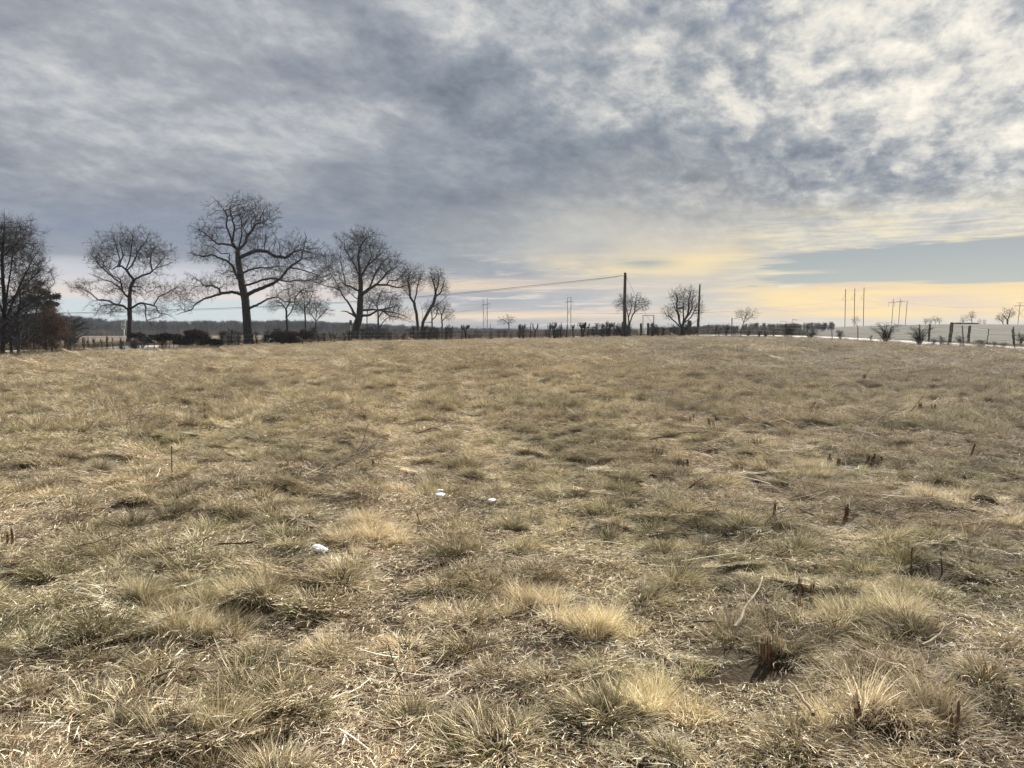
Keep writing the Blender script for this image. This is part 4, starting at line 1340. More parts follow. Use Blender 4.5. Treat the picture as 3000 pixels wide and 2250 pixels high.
hs = [[(x, 1026 - (x - 380) * .035, 1.3), (x + random.uniform(-4, 4), 990, .9)] for x in (386, 398, 407, 417, 433, 452, 468, 476, 487, 498, 510, 528)]
leafy('clipped_bush', 'long dark clipped bush on many stems right of the speed sign', hs,
      [(400, 985, 26, 14), (432, 988, 26, 17), (462, 990, 24, 18), (490, 992, 22, 17), (515, 992, 24, 18)], 70, 9000, .16, c_hedge, 5,
      group='dark evergreen bushes in the hedge line', depth=24)
hs = [[(x, 1017 - (x - 600) * .03, 1.3), (x + random.uniform(-4, 4), 992, .9)] for x in (548, 562, 580, 598, 618, 636)]
leafy('clipped_bush', 'low dark evergreen bush, widest one just left of the oak', hs,
      [(560, 990, 32, 24), (595, 990, 32, 24), (625, 997, 26, 19), (640, 1003, 16, 13), (540, 998, 20, 16)], 71, 12000, .16, c_hedge, 6,
      group='dark evergreen bushes in the hedge line', depth=26)
hs = [[(x, 1012, 1.3), (x + random.uniform(-4, 4), 992, .9)] for x in (800, 812, 840, 863, 885, 912)]
leafy('clipped_bush', 'dark evergreen bush with ragged left tips, right of the oak', hs,
      [(790, 982, 16, 10), (825, 982, 30, 20), (860, 983, 32, 22), (895, 980, 28, 18), (845, 998, 30, 9), (800, 998, 10, 4)], 75, 12000, .16, c_hedge, 7,
      group='dark evergreen bushes in the hedge line', depth=26)
leafy('cedar_tree', 'brownish cedar with ragged foliage behind the left hedgerow trees', [[(99, 1043, 3), (100, 1000, 2.6), (104, 930, 2), (112, 850, 1), (116, 826, .5)]],
      [(116, 842, 12, 18), (142, 868, 28, 16), (110, 885, 36, 24), (150, 900, 32, 18), (120, 925, 52, 24), (150, 950, 46, 24), (95, 965, 46, 34), (60, 985, 46, 34), (150, 985, 40, 14)], 54, 15000, .2, c_cedar, 8, cat='tree', depth=24)

# ------------------------------------------------------------------ hedge line of cut-back stems
GH = 'cut-back shrubs in a row along the far edge of the field'
ORD = ['first', 'second', 'third', 'fourth', 'fifth', 'sixth', 'seventh', 'eighth', 'ninth', 'tenth', 'eleventh', 'twelfth', 'thirteenth']


def pollard(px, D, top, r, heads, spread, knob, seed, label, brush=1.0):
    """a short cut-back shrub: one to three stems ending in a fist of short blunt branches"""
    rr = np.random.default_rng(seed)
    mpp = D / FX
    g0 = G(px, D); org = np.array([g0[0], D, float(base_z(g0[0], D)[0])])
    ztop = P(px, top, D)[2] - org[2]
    t = thing('hedge_shrub', label, 'shrub', org, GH)
    ns = rr.integers(1, 3) if r < 2 else heads
    br = Tubes()
    for s in range(int(ns)):
        tb = Tubes()
        x0 = rr.uniform(-1, 1) * spread * .18 * mpp
        x1 = x0 + rr.uniform(-1, 1) * spread * .35 * mpp
        hh = ztop * rr.uniform(.55, .8)
        pts = np.array([[x0, 0, -.12], [x0 + rr.normal(0, .5) * mpp, 0, hh * .35], [(x0 + x1) / 2 + rr.normal(0, 1.2) * mpp, rr.normal(0, 2) * mpp, hh * .7], [x1, rr.normal(0, 2) * mpp, hh]])
        q = resample(pts, .22)
        q[1:, :2] += rr.normal(0, .25 * mpp, (len(q) - 1, 2))
        tb.add(q, np.linspace(r, r * .7, len(q)) * mpp, 7)
        link('stem', tb.mesh('shrub_stem', bark), t)
        for b in range(int(rr.integers(3, 6) * knob) + 1):
            d = np.array([rr.uniform(-1, 1) * spread * .6 * mpp, rr.uniform(-1, 1) * spread * .4 * mpp, (ztop - hh) * rr.uniform(.5, 1.05)])
            mdl = d * .45 + np.array([d[0] * .35, 0, -abs(d[0]) * .25])
            br.add(np.array([q[-1] - [0, 0, .06], q[-1] + mdl, q[-1] + d]), np.array([.5, .38, .28]) * r * mpp * rr.uniform(.7, 1.1), 6)
        for b in range(int(18 * brush)):
            z0 = rr.uniform(.05, .95) * hh
            d = np.array([rr.normal(0, 1) * 7 * mpp, rr.normal(0, 1) * 5 * mpp, rr.uniform(-.05, .5)])
            p0 = np.array([np.interp(z0, q[:, 2], q[:, 0]), 0, z0])
            br.add(np.array([p0, p0 + d * .5 + rr.normal(0, .05, 3), p0 + d]), np.array([.4, .3, .12]) * mpp * 1.1, 3, False)
    o = link('branches', br.mesh('shrub_branches', bark), t); o['kind'] = 'stuff'


HEDGE = [  # (px, D, top, r, heads, spread, knob, brush)
    ('right of the left-edge trees', [(190, 60, 998, 1.3, 1, 5, .4, .5), (196, 60, 1000, 1.0, 1, 5, .4, .5), (217, 61, 1008, .8, 1, 4, .3, .3), (243, 62, 986, 2.1, 2, 9, .8, .6),
                                     (256, 63, 985, 1.4, 1, 6, .8, .5), (274, 64, 988, 1.6, 1, 7, .9, .7), (298, 65, 987, 1.3, 1, 7, .9, .6), (311, 66, 984, 1.9, 1, 6, 1.3, .5),
                                     (330, 66, 986, 1.5, 2, 8, .8, .6), (352, 67, 985, 1.3, 1, 5, .8, .5)]),
    ('between low dark bush and oak', [(648, 74, 970, 1.4, 1, 9, 1.6, 1.2), (667, 75, 969, 2.0, 1, 9, 1.6, 1.2), (689, 76, 985, .9, 1, 8, .5, 1), (698, 76, 980, 1.1, 1, 8, .6, 1.2)]),
    ('right of the oak trunk', [(741, 77, 972, 1.2, 1, 6, .9, .8), (752, 77, 967, 1.6, 1, 9, 1.5, 1)]),
    ('between ragged bush and broad tree', [(932, 79, 975, 1.1, 1, 8, .9, 1.6), (949, 80, 972, 1.6, 1, 9, 1.2, 1.6), (967, 80, 970, 1.9, 2, 11, 1.4, 1.6), (980, 80, 978, 1., 1, 9, .8, 1.6),
                                           (993, 81, 980, 1., 1, 9, .8, 1.6), (1010, 81, 972, 1.2, 1, 9, 1.0, 1.6), (1023, 81, 966, 1.9, 2, 13, 1.8, 1.6), (1034, 81, 968, 1.6, 1, 10, 1.5, 1.4)]),
    ('between broad tree and leaning pair', [(1061, 82, 962, 2.2, 2, 13, 1.8, 1.5), (1084, 82, 966, 1.8, 2, 13, 1.3, 1.5), (1107, 83, 972, 1.4, 1, 13, 1, 2.0), (1124, 83, 974, 1.3, 1, 12, 1, 2), (1141, 83, 968, 1.5, 1, 15, 1.4, 2.0),
                                                     (1163, 83, 974, 1.1, 1, 12, 1, 2), (1183, 83, 974, 1.1, 1, 13, 1, 2), (1203, 84, 964, 1.2, 1, 6, .8, 1.3), (1213, 84, 956, 1.8, 1, 9, 1.6, 1.2)]),
    ('right of the leaning pair', [(1255, 84, 962, 1.8, 2, 17, 1.2, 1.8), (1281, 84, 960, 1.4, 1, 12, 1.2, 1.8), (1307, 84, 957, 1.8, 2, 13, 1.4, 1.8), (1322, 84, 954, 1.9, 2, 7, .8, 1.2),
                                   (1353, 84, 950, 1.8, 1, 5, .9, .8), (1362, 84, 951, 2.4, 2, 16, 2.6, 1), (1375, 84, 975, .8, 1, 14, .8, 1.6)]),
    ('from the left before the big knuckled shrub', [(1437, 85, 944, 1.2, 1, 5, .7, .6), (1523, 85, 948, 1.7, 1, 7, 1, .8), (1534, 85, 948, 1.5, 2, 12, 1.2, 1.4), (1553, 85, 940, 1.2, 1, 10, .6, .8), (1567, 85, 945, 2.4, 1, 17, 2.2, 1),
                            (1610, 85, 947, 1.6, 1, 15, 2.0, 1.2), (1624, 85, 944, 2.0, 2, 13, 2.2, 1), (1643, 85, 945, 2.0, 1, 8, 1.5, .8), (1662, 85, 948, 1.2, 1, 8, 1, 1.2), (1681, 85, 947, 1.9, 1, 10, 1.4, .8)]),
    ('between big knuckled shrub and utility pole', [(1722, 85, 958, 1.1, 1, 13, .8, 1.8), (1764, 85, 946, 1.3, 1, 7, 1, 1.4), (1778, 85, 938, 1.3, 1, 7, .8, 1.2), (1784, 85, 944, 2.3, 2, 30, 3.2, 3), (1800, 85, 948, 1.3, 1, 18, 1.6, 2)]),
    ('between utility pole and street signs', [(1925, 83, 958, 1.2, 1, 16, 1.6, 2.4), (1940, 83, 952, 1.2, 1, 18, 1.8, 2.4), (1962, 82, 946, 1.6, 1, 18, 1.8, 2.2)]),
]
sd_ = 900
for where, lst in HEDGE:
    for q, a in enumerate(lst):
        sd_ += 1
        pollard(a[0], a[1], a[2], a[3], a[4], a[5], a[6], sd_, 'bare hedge shrub, %s one %s' % (ORD[q], where), a[7])
sd_ += 1
pollard(1707, 85, 944, 3.4, 2, 30, 3.2, sd_, 'big knuckled shrub cut flat on top, thickest stem of the hedge row', 1.5)
for px, D, top in ((2180 + 10, 77, 962), (2228, 74, 968), (2245, 74, 972)):
    sd_ += 1
    pollard(px, D, top, 1.6, 2, 10, .6, sd_, {2190: 'thin bare shrub at the foot of the small crooked tree', 2228: 'low bare shrub against the wire fence, left of a post', 2245: 'lower bare shrub touching the third fence post'}[px], 2)


def vase(px, py, D, h, w, n, seed, label, arch=1.0, rr0=.9):
    rr = np.random.default_rng(seed)
    mpp = D / FX
    b = P(px, py, D); org = np.array([b[0], b[1], float(base_z(b[0], b[1])[0])])
    t = thing('arching_shrub', label, 'shrub', org, 'many-stemmed shrubs along the wire fence')
    tw = Tubes()
    for k in range(n):
        tb = Tubes()
        f = rr.uniform(-1, 1); dep = rr.uniform(-.6, .6)
        H = h * mpp * rr.uniform(.6, 1.0) * (1 - .15 * abs(f))
        W = f * w * mpp
        t_ = np.linspace(0, 1, 8)
        x = W * (t_ ** 1.25) + np.sign(f) * w * .35 * mpp * np.maximum(t_ - .7, 0) * arch * 2
        z = H * (1 - (1 - t_) ** 1.4) - H * .5 * arch * np.maximum(t_ - .78, 0)
        q = np.stack([x + rr.normal(0, .4 * mpp, 8), dep * w * mpp * t_, z - .05], 1)
        tb.add(q, np.linspace(rr0, .28, 8) * mpp * rr.uniform(.6, 1.2), 4)
        link('stem', tb.mesh('arching_stem', bark_b), t)
        for m in range(7):
            i_ = rr.integers(2, 8)
            d = np.array([rr.normal(0, 1) * 9 + np.sign(f) * 3, rr.normal(0, 5), rr.uniform(2, 12)]) * mpp
            tw.add(np.array([q[i_], q[i_] + d * .55, q[i_] + d + np.array([d[0] * .3, 0, -.2 * abs(d[0])])]), np.array([.3, .24, .1]) * mpp, 3, False)
    o = link('twigs', tw.mesh('arching_twigs', bark_b), t); o['kind'] = 'stuff'


vase(2594, 1013, 57, 80, 34, 34, 51, 'left one of the two tall arching shrubs in front of the wire fence')
vase(2694, 1018, 54, 78, 34, 32, 52, 'right one of the two tall arching shrubs in front of the wire fence')
vase(2308, 993, 71, 50, 22, 22, 53, 'arching shrub tangled in the fence left of the hill')
vase(2318, 993, 72, 72, 34, 9, 54, 'shrub with a few long canes bending over the woods line', arch=1.8)
vase(2375, 998, 67, 30, 16, 16, 55, 'low bushy shrub at the foot of a fence post below the ridge end', arch=.3)
vase(2990, 1012, 70, 34, 20, 20, 56, 'low dark shrub across the road at the right edge', arch=.2)
vase(2850, 1028, 50, 14, 22, 16, 57, 'brown weed clump between two leaning fence posts', arch=.2)
vase(2890, 1034, 49, 18, 20, 18, 58, 'dark weed clump before the pale road, middle of three', arch=.2)
vase(2915, 1036, 48.5, 17, 12, 14, 59, 'small pointed weed clump before the pale road', arch=.2)
vase(2775, 1022, 53.5, 16, 24, 18, 60, 'wide low weed clump right of the second arching shrub', arch=.2)

# ================================================================== posts, fences, poles, signs
def box_v(a, b):
    (x0, y0, z0), (x1, y1, z1) = a, b
    V = np.array([[x, y, z] for z in (z0, z1) for y in (y0, y1) for x in (x0, x1)], float)
    F = [(0, 2, 3, 1), (4, 5, 7, 6), (0, 1, 5, 4), (2, 6, 7, 3), (0, 4, 6, 2), (1, 3, 7, 5)]
    return V, np.array(F)


def line_obj(name, pts, r, mat, parent=None, org=None, sides=4):
    tb = Tubes()
    org = np.zeros(3) if org is None else org
    tb.add(np.array(pts) - org, np.ones(len(pts)) * r, sides)
    return link(name, tb.mesh(name, mat), parent)


def post_mesh(kind, h, r, seed=0):
    rr = np.random.default_rng(seed)
    if kind == 't':
        parts = [box_v((-.032, -.005, -.2), (.032, .005, h)), box_v((-.005, .006, -.2), (.005, .045, h))]
        for z in np.arange(.25, h, .16): parts.append(box_v((-.010, -.012, z), (.010, -.005, z + .03)))
        V = np.concatenate([p[0] for p in parts]); F = np.concatenate([p[1] + 8 * k for k, p in enumerate(parts)])
        return new_mesh('t_post', V, F, None, None, steel_m)
    tb = Tubes()
    z = np.linspace(-.2, h, 9)
    q = np.stack([rr.normal(0, .012, 9), rr.normal(0, .012, 9), z], 1)
    tb.add(q, r * (1 + rr.normal(0, .06, 9)), 9)
    return tb.mesh('wood_post', pole_m)


# near fence along the right-hand edge
fx = [(2044, 989, 79.5), (2107, 990, 78), (2144, 990, 77), (2241, 991, 74.2), (2302, 993, 71.5), (2367, 997, 68), (2440, 1000, 64.8), (2515, 1005, 61.5), (2596, 1012, 58.2),
      (2700, 1018, 55), (2826, 1026, 51), (2977, 1036, 46.8), (3160, 1047, 43.5)]
htop = [958, 950, 932, 948, 950, 952, 955, 953, 950, 950, 954, 957, 957]
fb = P(*fx[5]); fence = thing('wire_fence', 'long wire fence on thin steel posts along the right side of the field', 'fence', (fb[0], fb[1], float(gz(fb[0], fb[1])[0])))
forg = np.array(fence.location)
tops = []
for q, ((px, py, D), ht) in enumerate(zip(fx, htop)):
    x = ray(px, HORIZON)[0] * D
    z = float(base_z(x, D)[0])
    h = (P(px, ht, D)[2] - z)
    o = link('steel_post' if q != 2 else 'wood_post', post_mesh('t' if q != 2 else 'w', h, .05, q), fence, np.array([x, D, z]) - forg)
    lean = [0, 0, 0, 0, 0, 0, .16, .06, 0, .10, .09, .09, .09][q]
    o.rotation_euler = (0, lean, .5 + .2 * q)
    tops.append(np.array([x + lean * h * .6, D - .04, z, h]))
for wi, fr in enumerate((.97, .74, .5, .30, .14)):
    pts = []
    for a, b in zip(tops[:-1], tops[1:]):
        for t in np.linspace(0, 1, 7)[:-1]:
            m = a * (1 - t) + b * t
            pts.append((m[0], m[1], m[2] + min(m[3], 1.5) * fr - .03 * math.sin(t * pi) + .01 * math.sin(9 * t + wi)))
    line_obj('wire', pts, .009, wire_m, fence, forg, 3)
# far fence across the road
wf = [(2722, 997, 64, 950, .085), (2783, 1001, 62.5, 945, .13), (2838, 1004, 62, 955, .10), (2893, 1002, 66, 963, .035), (2971, 1010, 64, 964, .045), (3080, 1022, 60, 965, .06)]
fb = P(*wf[1][:3]); f2 = thing('post_fence', 'old fence of stout wooden posts across the road at the right', 'fence', (fb[0], fb[1], float(base_z(fb[0], fb[1])[0])))
forg = np.array(f2.location); tp = []
for q, (px, py, D, ht, r) in enumerate(wf):
    x = ray(px, HORIZON)[0] * D; z = float(base_z(x, D)[0]); h = P(px, ht, D)[2] - z
    o = link('wood_post', post_mesh('w', h, r, 40 + q), f2, np.array([x, D, z]) - forg)
    o.rotation_euler = (0, [.03, .09, .05, .08, -.12, .05][q], 0)
    tp.append(np.array([x, D - .1, z, h]))
for fr in (.9, .6, .3):
    line_obj('wire', [(m[0], m[1], m[2] + m[3] * fr) for m in tp], .008, wire_m, f2, forg, 3)
# wire strands through the hedge row at the left and middle
hx = [(150, 58), (243, 62), (311, 66), (352, 67), (470, 71), (560, 72.5), (667, 75), (752, 77), (880, 79), (1023, 81), (1141, 83), (1255, 84), (1353, 84), (1437, 85), (1523, 85), (1624, 85), (1722, 85), (1800, 85)]
hp = [G(px, D - .15) for px, D in hx]
f3 = thing('wire_fence', 'rusty wire strands strung through the hedge row left of the utility pole', 'fence', hp[9])
forg = np.array(hp[9])
for k, fr in enumerate((.35, .7, 1.1)):
    line_obj('wire', [(p[0], p[1], p[2] + fr + .03 * math.sin(q * 2.1 + k)) for q, p in enumerate(hp)], .005, wire_m, f3, forg, 3)

# utility poles
def pole(px, py, D, top, r0, r1, label, lean=0.0):
    b = P(px, py, D); z = float(base_z(b[0], b[1])[0]); org = np.array([b[0], b[1], z])
    t = thing('utility_pole', label, 'pole', org, 'wooden utility poles at the field corner')
    h = P(px, top, D)[2] - z
    tb = Tubes(); zs_ = np.linspace(-.3, h, 14)
    tb.add(np.stack([lean * zs_ + .015 * np.sin(zs_), 0 * zs_, zs_], 1), np.linspace(r0, r1, 14), 12)
    link('shaft', tb.mesh('pole_shaft', pole_m), t)
    return t, org, h


t, porg, ph = pole(1829, 990, 86, 800, .22, .15, 'tall thick wooden utility pole carrying the black cable', .004)
tb = Tubes(); tb.add(np.array([[-.30, 0, ph - .33], [.22, 0, ph - .36]]), [.022, .022], 6); link('bracket', tb.mesh('bracket', steel_m), t)
tb = Tubes(); tb.add(np.array([[-.28, 0, ph - .33], [-.28, 0, ph - .22]]), [.05, .04], 8); link('insulator', tb.mesh('insulator', wire_m), t)
tb = Tubes(); tb.add(np.array([[0, 0, ph - .01], [0, 0, ph + .03]]), [.155, .14], 12); link('cap', tb.mesh('pole_cap', steel_m), t)
t2, porg2, ph2 = pole(2044, 990, 88, 834, .15, .085, 'slimmer shorter wooden pole right of the many-stemmed tree', .028)
tb = Tubes(); tb.add(np.array([[ph2 * .028, 0, ph2], [ph2 * .028 + .01, 0, ph2 + .2]]), [.03, .015], 6); link('tip_pin', tb.mesh('tip_pin', steel_m), t2)
line_obj('ground_rod', [porg2 + np.array([-.16, -.1, 0]), porg2 + np.array([-.10, -.1, 2.0])], .03, cable_m, t2, porg2)


def span(a, b, sag, n=40):
    t_ = np.linspace(0, 1, n)[:, None]
    p = np.array(a) * (1 - t_) + np.array(b) * t_
    p[:, 2] -= sag * 4 * (t_ * (1 - t_))[:, 0]
    return p


def cable(label, pts, r, mat=cable_m, group='overhead cables'):
    org = np.array(pts[0]); o = thing('overhead_cable', label, 'cable', org, group)
    line_obj('strand', pts, r, mat, o, org, 4)
    return o


A = porg + np.array([-.28 + ph * .004, 0, ph - .25])
# main cable, passes in front of the trees and drops to the left
wp = [(1826, 808, 86), (1700, 822, 86), (1500, 843, 87), (1300, 863, 88), (1100, 879, 88), (900, 891, 88), (700, 901, 87), (500, 908, 86), (300, 914, 85), (150, 917.5, 84), (-100, 919, 82), (-500, 912, 80)]
wpts = catmull(np.array([[*P(*w)] for w in wp]), 5)
wpts[0] = A
o = cable('thick black cable dropping leftwards from the tall utility pole past the trees', wpts, .020)
line_obj('strand', [p + np.array([0, .1, -.12 * min(1, k / 4)]) for k, p in enumerate(wpts)], .014, cable_m, o, wpts[0], 3)
cable('thin guy wire running down to the right of the tall utility pole', span(porg + [.15, 0, ph - .35], P(1908, 945, 86), .25), .012)
cable('thin wire from the slimmer pole rising to the trio of poles', catmull(np.array([P(2046, 916, 88), P(2150, 911, 120), P(2300, 899, 180), P(2430, 886, 250), P(2469, 880, 300)]), 8), .02)
cable('faint level wire between the tall pole and the slimmer pole', catmull(np.array([P(1660, 917, 200), P(1760, 918.5, 150), P(1832, 919, 87), P(1960, 917.5, 88), P(2046, 916, 88)]), 6), .016)

# transmission structures
def hframe(label, legs, ytop, ybase, arm, D, brace=None, top=None, group='H-frame transmission pylons', drops=()):
    b = P(legs[0], ybase, D); z = float(base_z(b[0], b[1])[0]); org = np.array([b[0], b[1], z])
    t = thing('transmission_pylon', label, 'pylon', org, group)
    mpp = D / FX
    for q, px in enumerate(legs):
        yt = ytop[q] if isinstance(ytop, (list, tuple)) else ytop
        lo = P(px, ybase, D); gz_ = float(base_z(lo[0], lo[1])[0]); lo[2] = gz_ - .3
        hi_ = P(px + (px - 1500) * .006, yt, D)
        line_obj('leg', [lo, (lo + hi_) / 2, hi_], .75 * mpp, pylon_m, t, org, 6)
    if arm: line_obj('crossarm', [P(arm[0], arm[1], D), P(arm[2], arm[3], D)], .75 * mpp, pylon_m, t, org, 5)
    if top: line_obj('top_beam', [P(top[0], top[1], D), P(top[2], top[3], D)], .45 * mpp, pylon_m, t, org, 5)
    if brace:
        x0, x1, y0, y1 = brace
        line_obj('brace', [P(x0, y0, D + .3), P(x1, y1, D + .3)], .32 * mpp, pylon_m, t, org, 4)
        line_obj('brace', [P(x1, y0, D - .3), P(x0, y1, D - .3)], .32 * mpp, pylon_m, t, org, 4)
    for px, y in drops:
        line_obj('insulator_string', [P(px, y, D), P(px, y + 13, D)], .4 * mpp, wire_m, t, org, 4)
    return t


hframe('left pylon of two uprights standing beyond the hedge row', [1416, 1428], [875, 873], 985, (1411, 894, 1435, 890), 330, (1416, 1428, 912, 950), drops=((1411, 894), (1423, 892), (1434, 890)))
hframe('pylon of two uprights left of the tall utility pole', [1662, 1672], [873, 871], 985, (1656, 885, 1679, 882), 330, (1662, 1672, 902, 926), (1661, 873, 1673, 871), drops=((1656, 885), (1679, 882)))
hframe('right-hand three-legged pylon with a level crossarm on the ridge', [2611, 2631, 2651], [876, 875, 881], 962, (2603, 887, 2653, 882), 330, drops=((2603, 887), (2621, 886), (2641, 884)))
hframe('pylon cut by the right edge of the view', [2980, 2999], [887, 888], 962, (2971, 896, 3010, 896), 320, (2980, 2999, 906, 930), (2980, 887, 2999, 887))
for q, (px, yt) in enumerate([(2475, 847), (2502, 845), (2529, 843)]):
    D = 300; b = P(px, 965, D); z = float(base_z(b[0], b[1])[0]); org = np.array([b[0], b[1], z]); mpp = D / FX
    t = thing('tall_pole', ['left', 'middle', 'right'][q] + ' one of the three tall slim poles on the ridge', 'pole', org, 'three tall poles on the ridge')
    xt = px + 2.5
    line_obj('shaft', [np.array([b[0], b[1], z - .3]), P(xt, yt, D)], .95 * mpp, pylon_m, t, org, 6)
    line_obj('side_arm', [P(px - 8, 878 - q * 1.5, D), P(px, 879 - q * 1.5, D)], .35 * mpp, pylon_m, t, org, 4)
    line_obj('brace', [P(px - 8, 878 - q * 1.5, D), P(px + 1, 861, D)], .22 * mpp, pylon_m, t, org, 4)
G2 = 'far transmission wires'
cable('far wire sagging between the two left pylons', catmull(np.array([P(1300, 921, 340), P(1411, 907, 330), P(1480, 912, 330), P(1560, 907, 330), P(1656, 897, 330)]), 6), .03, wire_m, G2)
cable('upper far wire rising to the left pylon from the tree group', catmull(np.array([P(1100, 935, 350), P(1250, 922, 340), P(1423, 905, 330)]), 6), .03, wire_m, G2)
cable('far wire from the trio of poles towards the right-hand pylon', catmull(np.array([P(2530, 879, 300), P(2570, 886, 312), P(2603, 889, 330)]), 6), .03, wire_m, G2)
cable('far wire between the right-hand pylon and the edge of the view', catmull(np.array([P(2653, 886, 330), P(2750, 898, 325), P(2850, 902, 322), P(2975, 899, 320)]), 6), .03, wire_m, G2)

# speed sign
font = None
white_m = simple('sign_white', (.78, .78, .76), (.84, .84, .82), 8, rough=.5, bump=.02, spec=.4)
black_m = simple('sign_black', (.015, .015, .015), (.025, .025, .025), 8, rough=.6, bump=.02)
galv_m = simple('galvanised', (.62, .62, .60), (.74, .74, .72), 8, rough=.45, bump=.05, spec=.5)
green_m = simple('sign_green', (.008, .10, .075), (.015, .14, .105), 8, rough=.5, bump=.02, spec=.4)
px, D = 364.5, 66.0
b = P(px, 1025, D); z = float(base_z(b[0], b[1])[0]); org = np.array([b[0], b[1], z])
t = thing('speed_sign', 'white speed limit 45 sign on a slim pale post', 'sign', org)
t.rotation_euler = (0, 0, R(-30))
ztop = P(px, 938, D)[2] - z; hh = .80
V, F = box_v((-.31, -.008, ztop - hh), (.31, .006, ztop)); link('panel', new_mesh('sign_panel', V, F, None, None, white_m), t)
V, F = box_v((-.045, .009, -.1), (.045, .049, ztop - .08)); link('post', new_mesh('sign_post', V, F, None, None, galv_m), t)


def text_part(s, size, z, par, mat, y=-.012):
    cu = bpy.data.curves.new('lettering', 'FONT'); cu.body = s; cu.size = size; cu.align_x = 'CENTER'; cu.extrude = .002; cu.offset = .004
    tmp = bpy.data.objects.new('lettering', cu); COL.objects.link(tmp)
    bpy.context.view_layer.update()
    me = bpy.data.meshes.new_from_object(tmp.evaluated_get(bpy.context.evaluated_depsgraph_get()))
    bpy.data.objects.remove(tmp)
    me.materials.clear(); me.materials.append(mat)
    o = link('lettering', me, par); o.rotation_euler = (pi / 2, 0, 0); o.location = (0, y, z)


text_part('SPEED', .16, ztop - .20, t, black_m); text_part('LIMIT', .16, ztop - .36, t, black_m); text_part('45', .42, ztop - .72, t, black_m)
fr = [box_v((-.29, -.0115, ztop - .03), (.29, -.009, ztop - .02)), box_v((-.29, -.0115, ztop - hh + .02), (.29, -.009, ztop - hh + .03)),
      box_v((-.29, -.0115, ztop - hh + .031), (-.28, -.009, ztop - .031)), box_v((.28, -.0115, ztop - hh + .031), (.29, -.009, ztop - .031))]
link('border', new_mesh('sign_border', np.concatenate([f[0] for f in fr]), np.concatenate([f[1] + 8 * k for k, f in enumerate(fr)]), None, None, black_m), t)
# back of a small sign by the broad tree
px, D = 1028, 88.0
b = P(px, 1003, D); z = float(base_z(b[0], b[1])[0]); org = np.array([b[0], b[1], z]); t = thing('road_sign', 'small grey sign seen from behind, left of the broad tree trunk', 'sign', org)
zt = P(px, 938, D)[2] - z
V, F = box_v((-.14, -.006, zt - .52), (.14, .006, zt)); o = link('panel', new_mesh('sign_panel', V, F, None, None, bark_g), t)
V, F = box_v((-.02, .009, -.1), (.02, .04, zt - .1)); link('post', new_mesh('sign_post', V, F, None, None, galv_m), t)
# street name signs
px, D = 1991, 79.0
b = P(px, 989, D); z = float(base_z(b[0], b[1])[0]); org = np.array([b[0], b[1], z]); t = thing('street_sign', 'two crossed green street name blades on a grey post', 'sign', org)
zt = P(px, 906, D)[2] - z
tb = Tubes(); tb.add(np.array([[0, 0, -.1], [0, 0, zt]]), [.032, .032], 8); link('post', tb.mesh('sign_post', bark_g), t)
V, F = box_v((-.32, -.006, 0), (.46, .006, .23)); o = link('name_blade', new_mesh('name_blade', V, F, None, None, green_m), t, (0, 0, zt)); o.rotation_euler = (0, R(-4), R(8))
V, F = box_v((-.38, -.006, 0), (.38, .006, .23)); o = link('name_blade', new_mesh('name_blade', V, F, None, None, green_m), t, (-.22, 0, zt - .14)); o.rotation_euler = (0, 0, R(72))

# timber gate posts and light frame arch between pole and street sign
for q, (px, top, D, r, lbl) in enumerate([(1824, 944, 85, .10, 'short dark post touching the left side of the tall utility pole'), (1878, 948, 84, .13, 'left one of three stout timber posts under the light arch'),
                                         (1899, 947, 84.5, .13, 'middle one of three stout timber posts under the light arch'), (1911, 947, 84, .13, 'right one of three stout timber posts under the light arch'),
                                         (2020, 940, 82, .22, 'thick cut trunk post right of the street signs'), (1977, 955, 82, .07, 'thin dark post left of the street signs')]):
    x = ray(px, HORIZON)[0] * D; z = float(base_z(x, D)[0])
    o = thing('timber_post', lbl, 'post', (x, D, z), 'timber posts at the field corner')
    c_ = link('shaft', post_mesh('w', P(px, top, D)[2] - z, r, 60 + q), o)
px0, px1, D = 1883.5, 1915, 84.6
x0, x1 = ray(px0, HORIZON)[0] * D, ray(px1, HORIZON)[0] * D
z = float(base_z(x0, D)[0]); h = P(px0, 924, D)[2] - z
t = thing('frame_arch', 'thin square metal arch with a level top bar above the timber posts', 'arch', (x0, D, z))
for x in (x0, x1): line_obj('upright', [(x, D, z - .1), (x, D, z + h)], .035 if x == x0 else .05, steel_m, t, np.array([x0, D, z]), 6)
line_obj('top_bar', [(x0 - .02, D, z + h), (x1 + .02, D, z + h)], .03, steel_m, t, np.array([x0, D, z]), 6)
# pipe gate beyond
D = 104; b = P(1872, 984, D); t = thing('pipe_gate', 'pale pipe gate seen between the timber posts', 'gate', (b[0], D, float(base_z(b[0], D)[0])))
o0 = np.array(t.location)
for px in (1872, 1897): line_obj('upright', [P(px, 988, D), P(px, 967, D)], .05, galv_m, t, o0, 6)
for y in (967.5, 973, 978): line_obj('rail', [P(1866 if y < 970 else 1872, y, D), P(1897, y, D)], .03, galv_m, t, o0, 6)

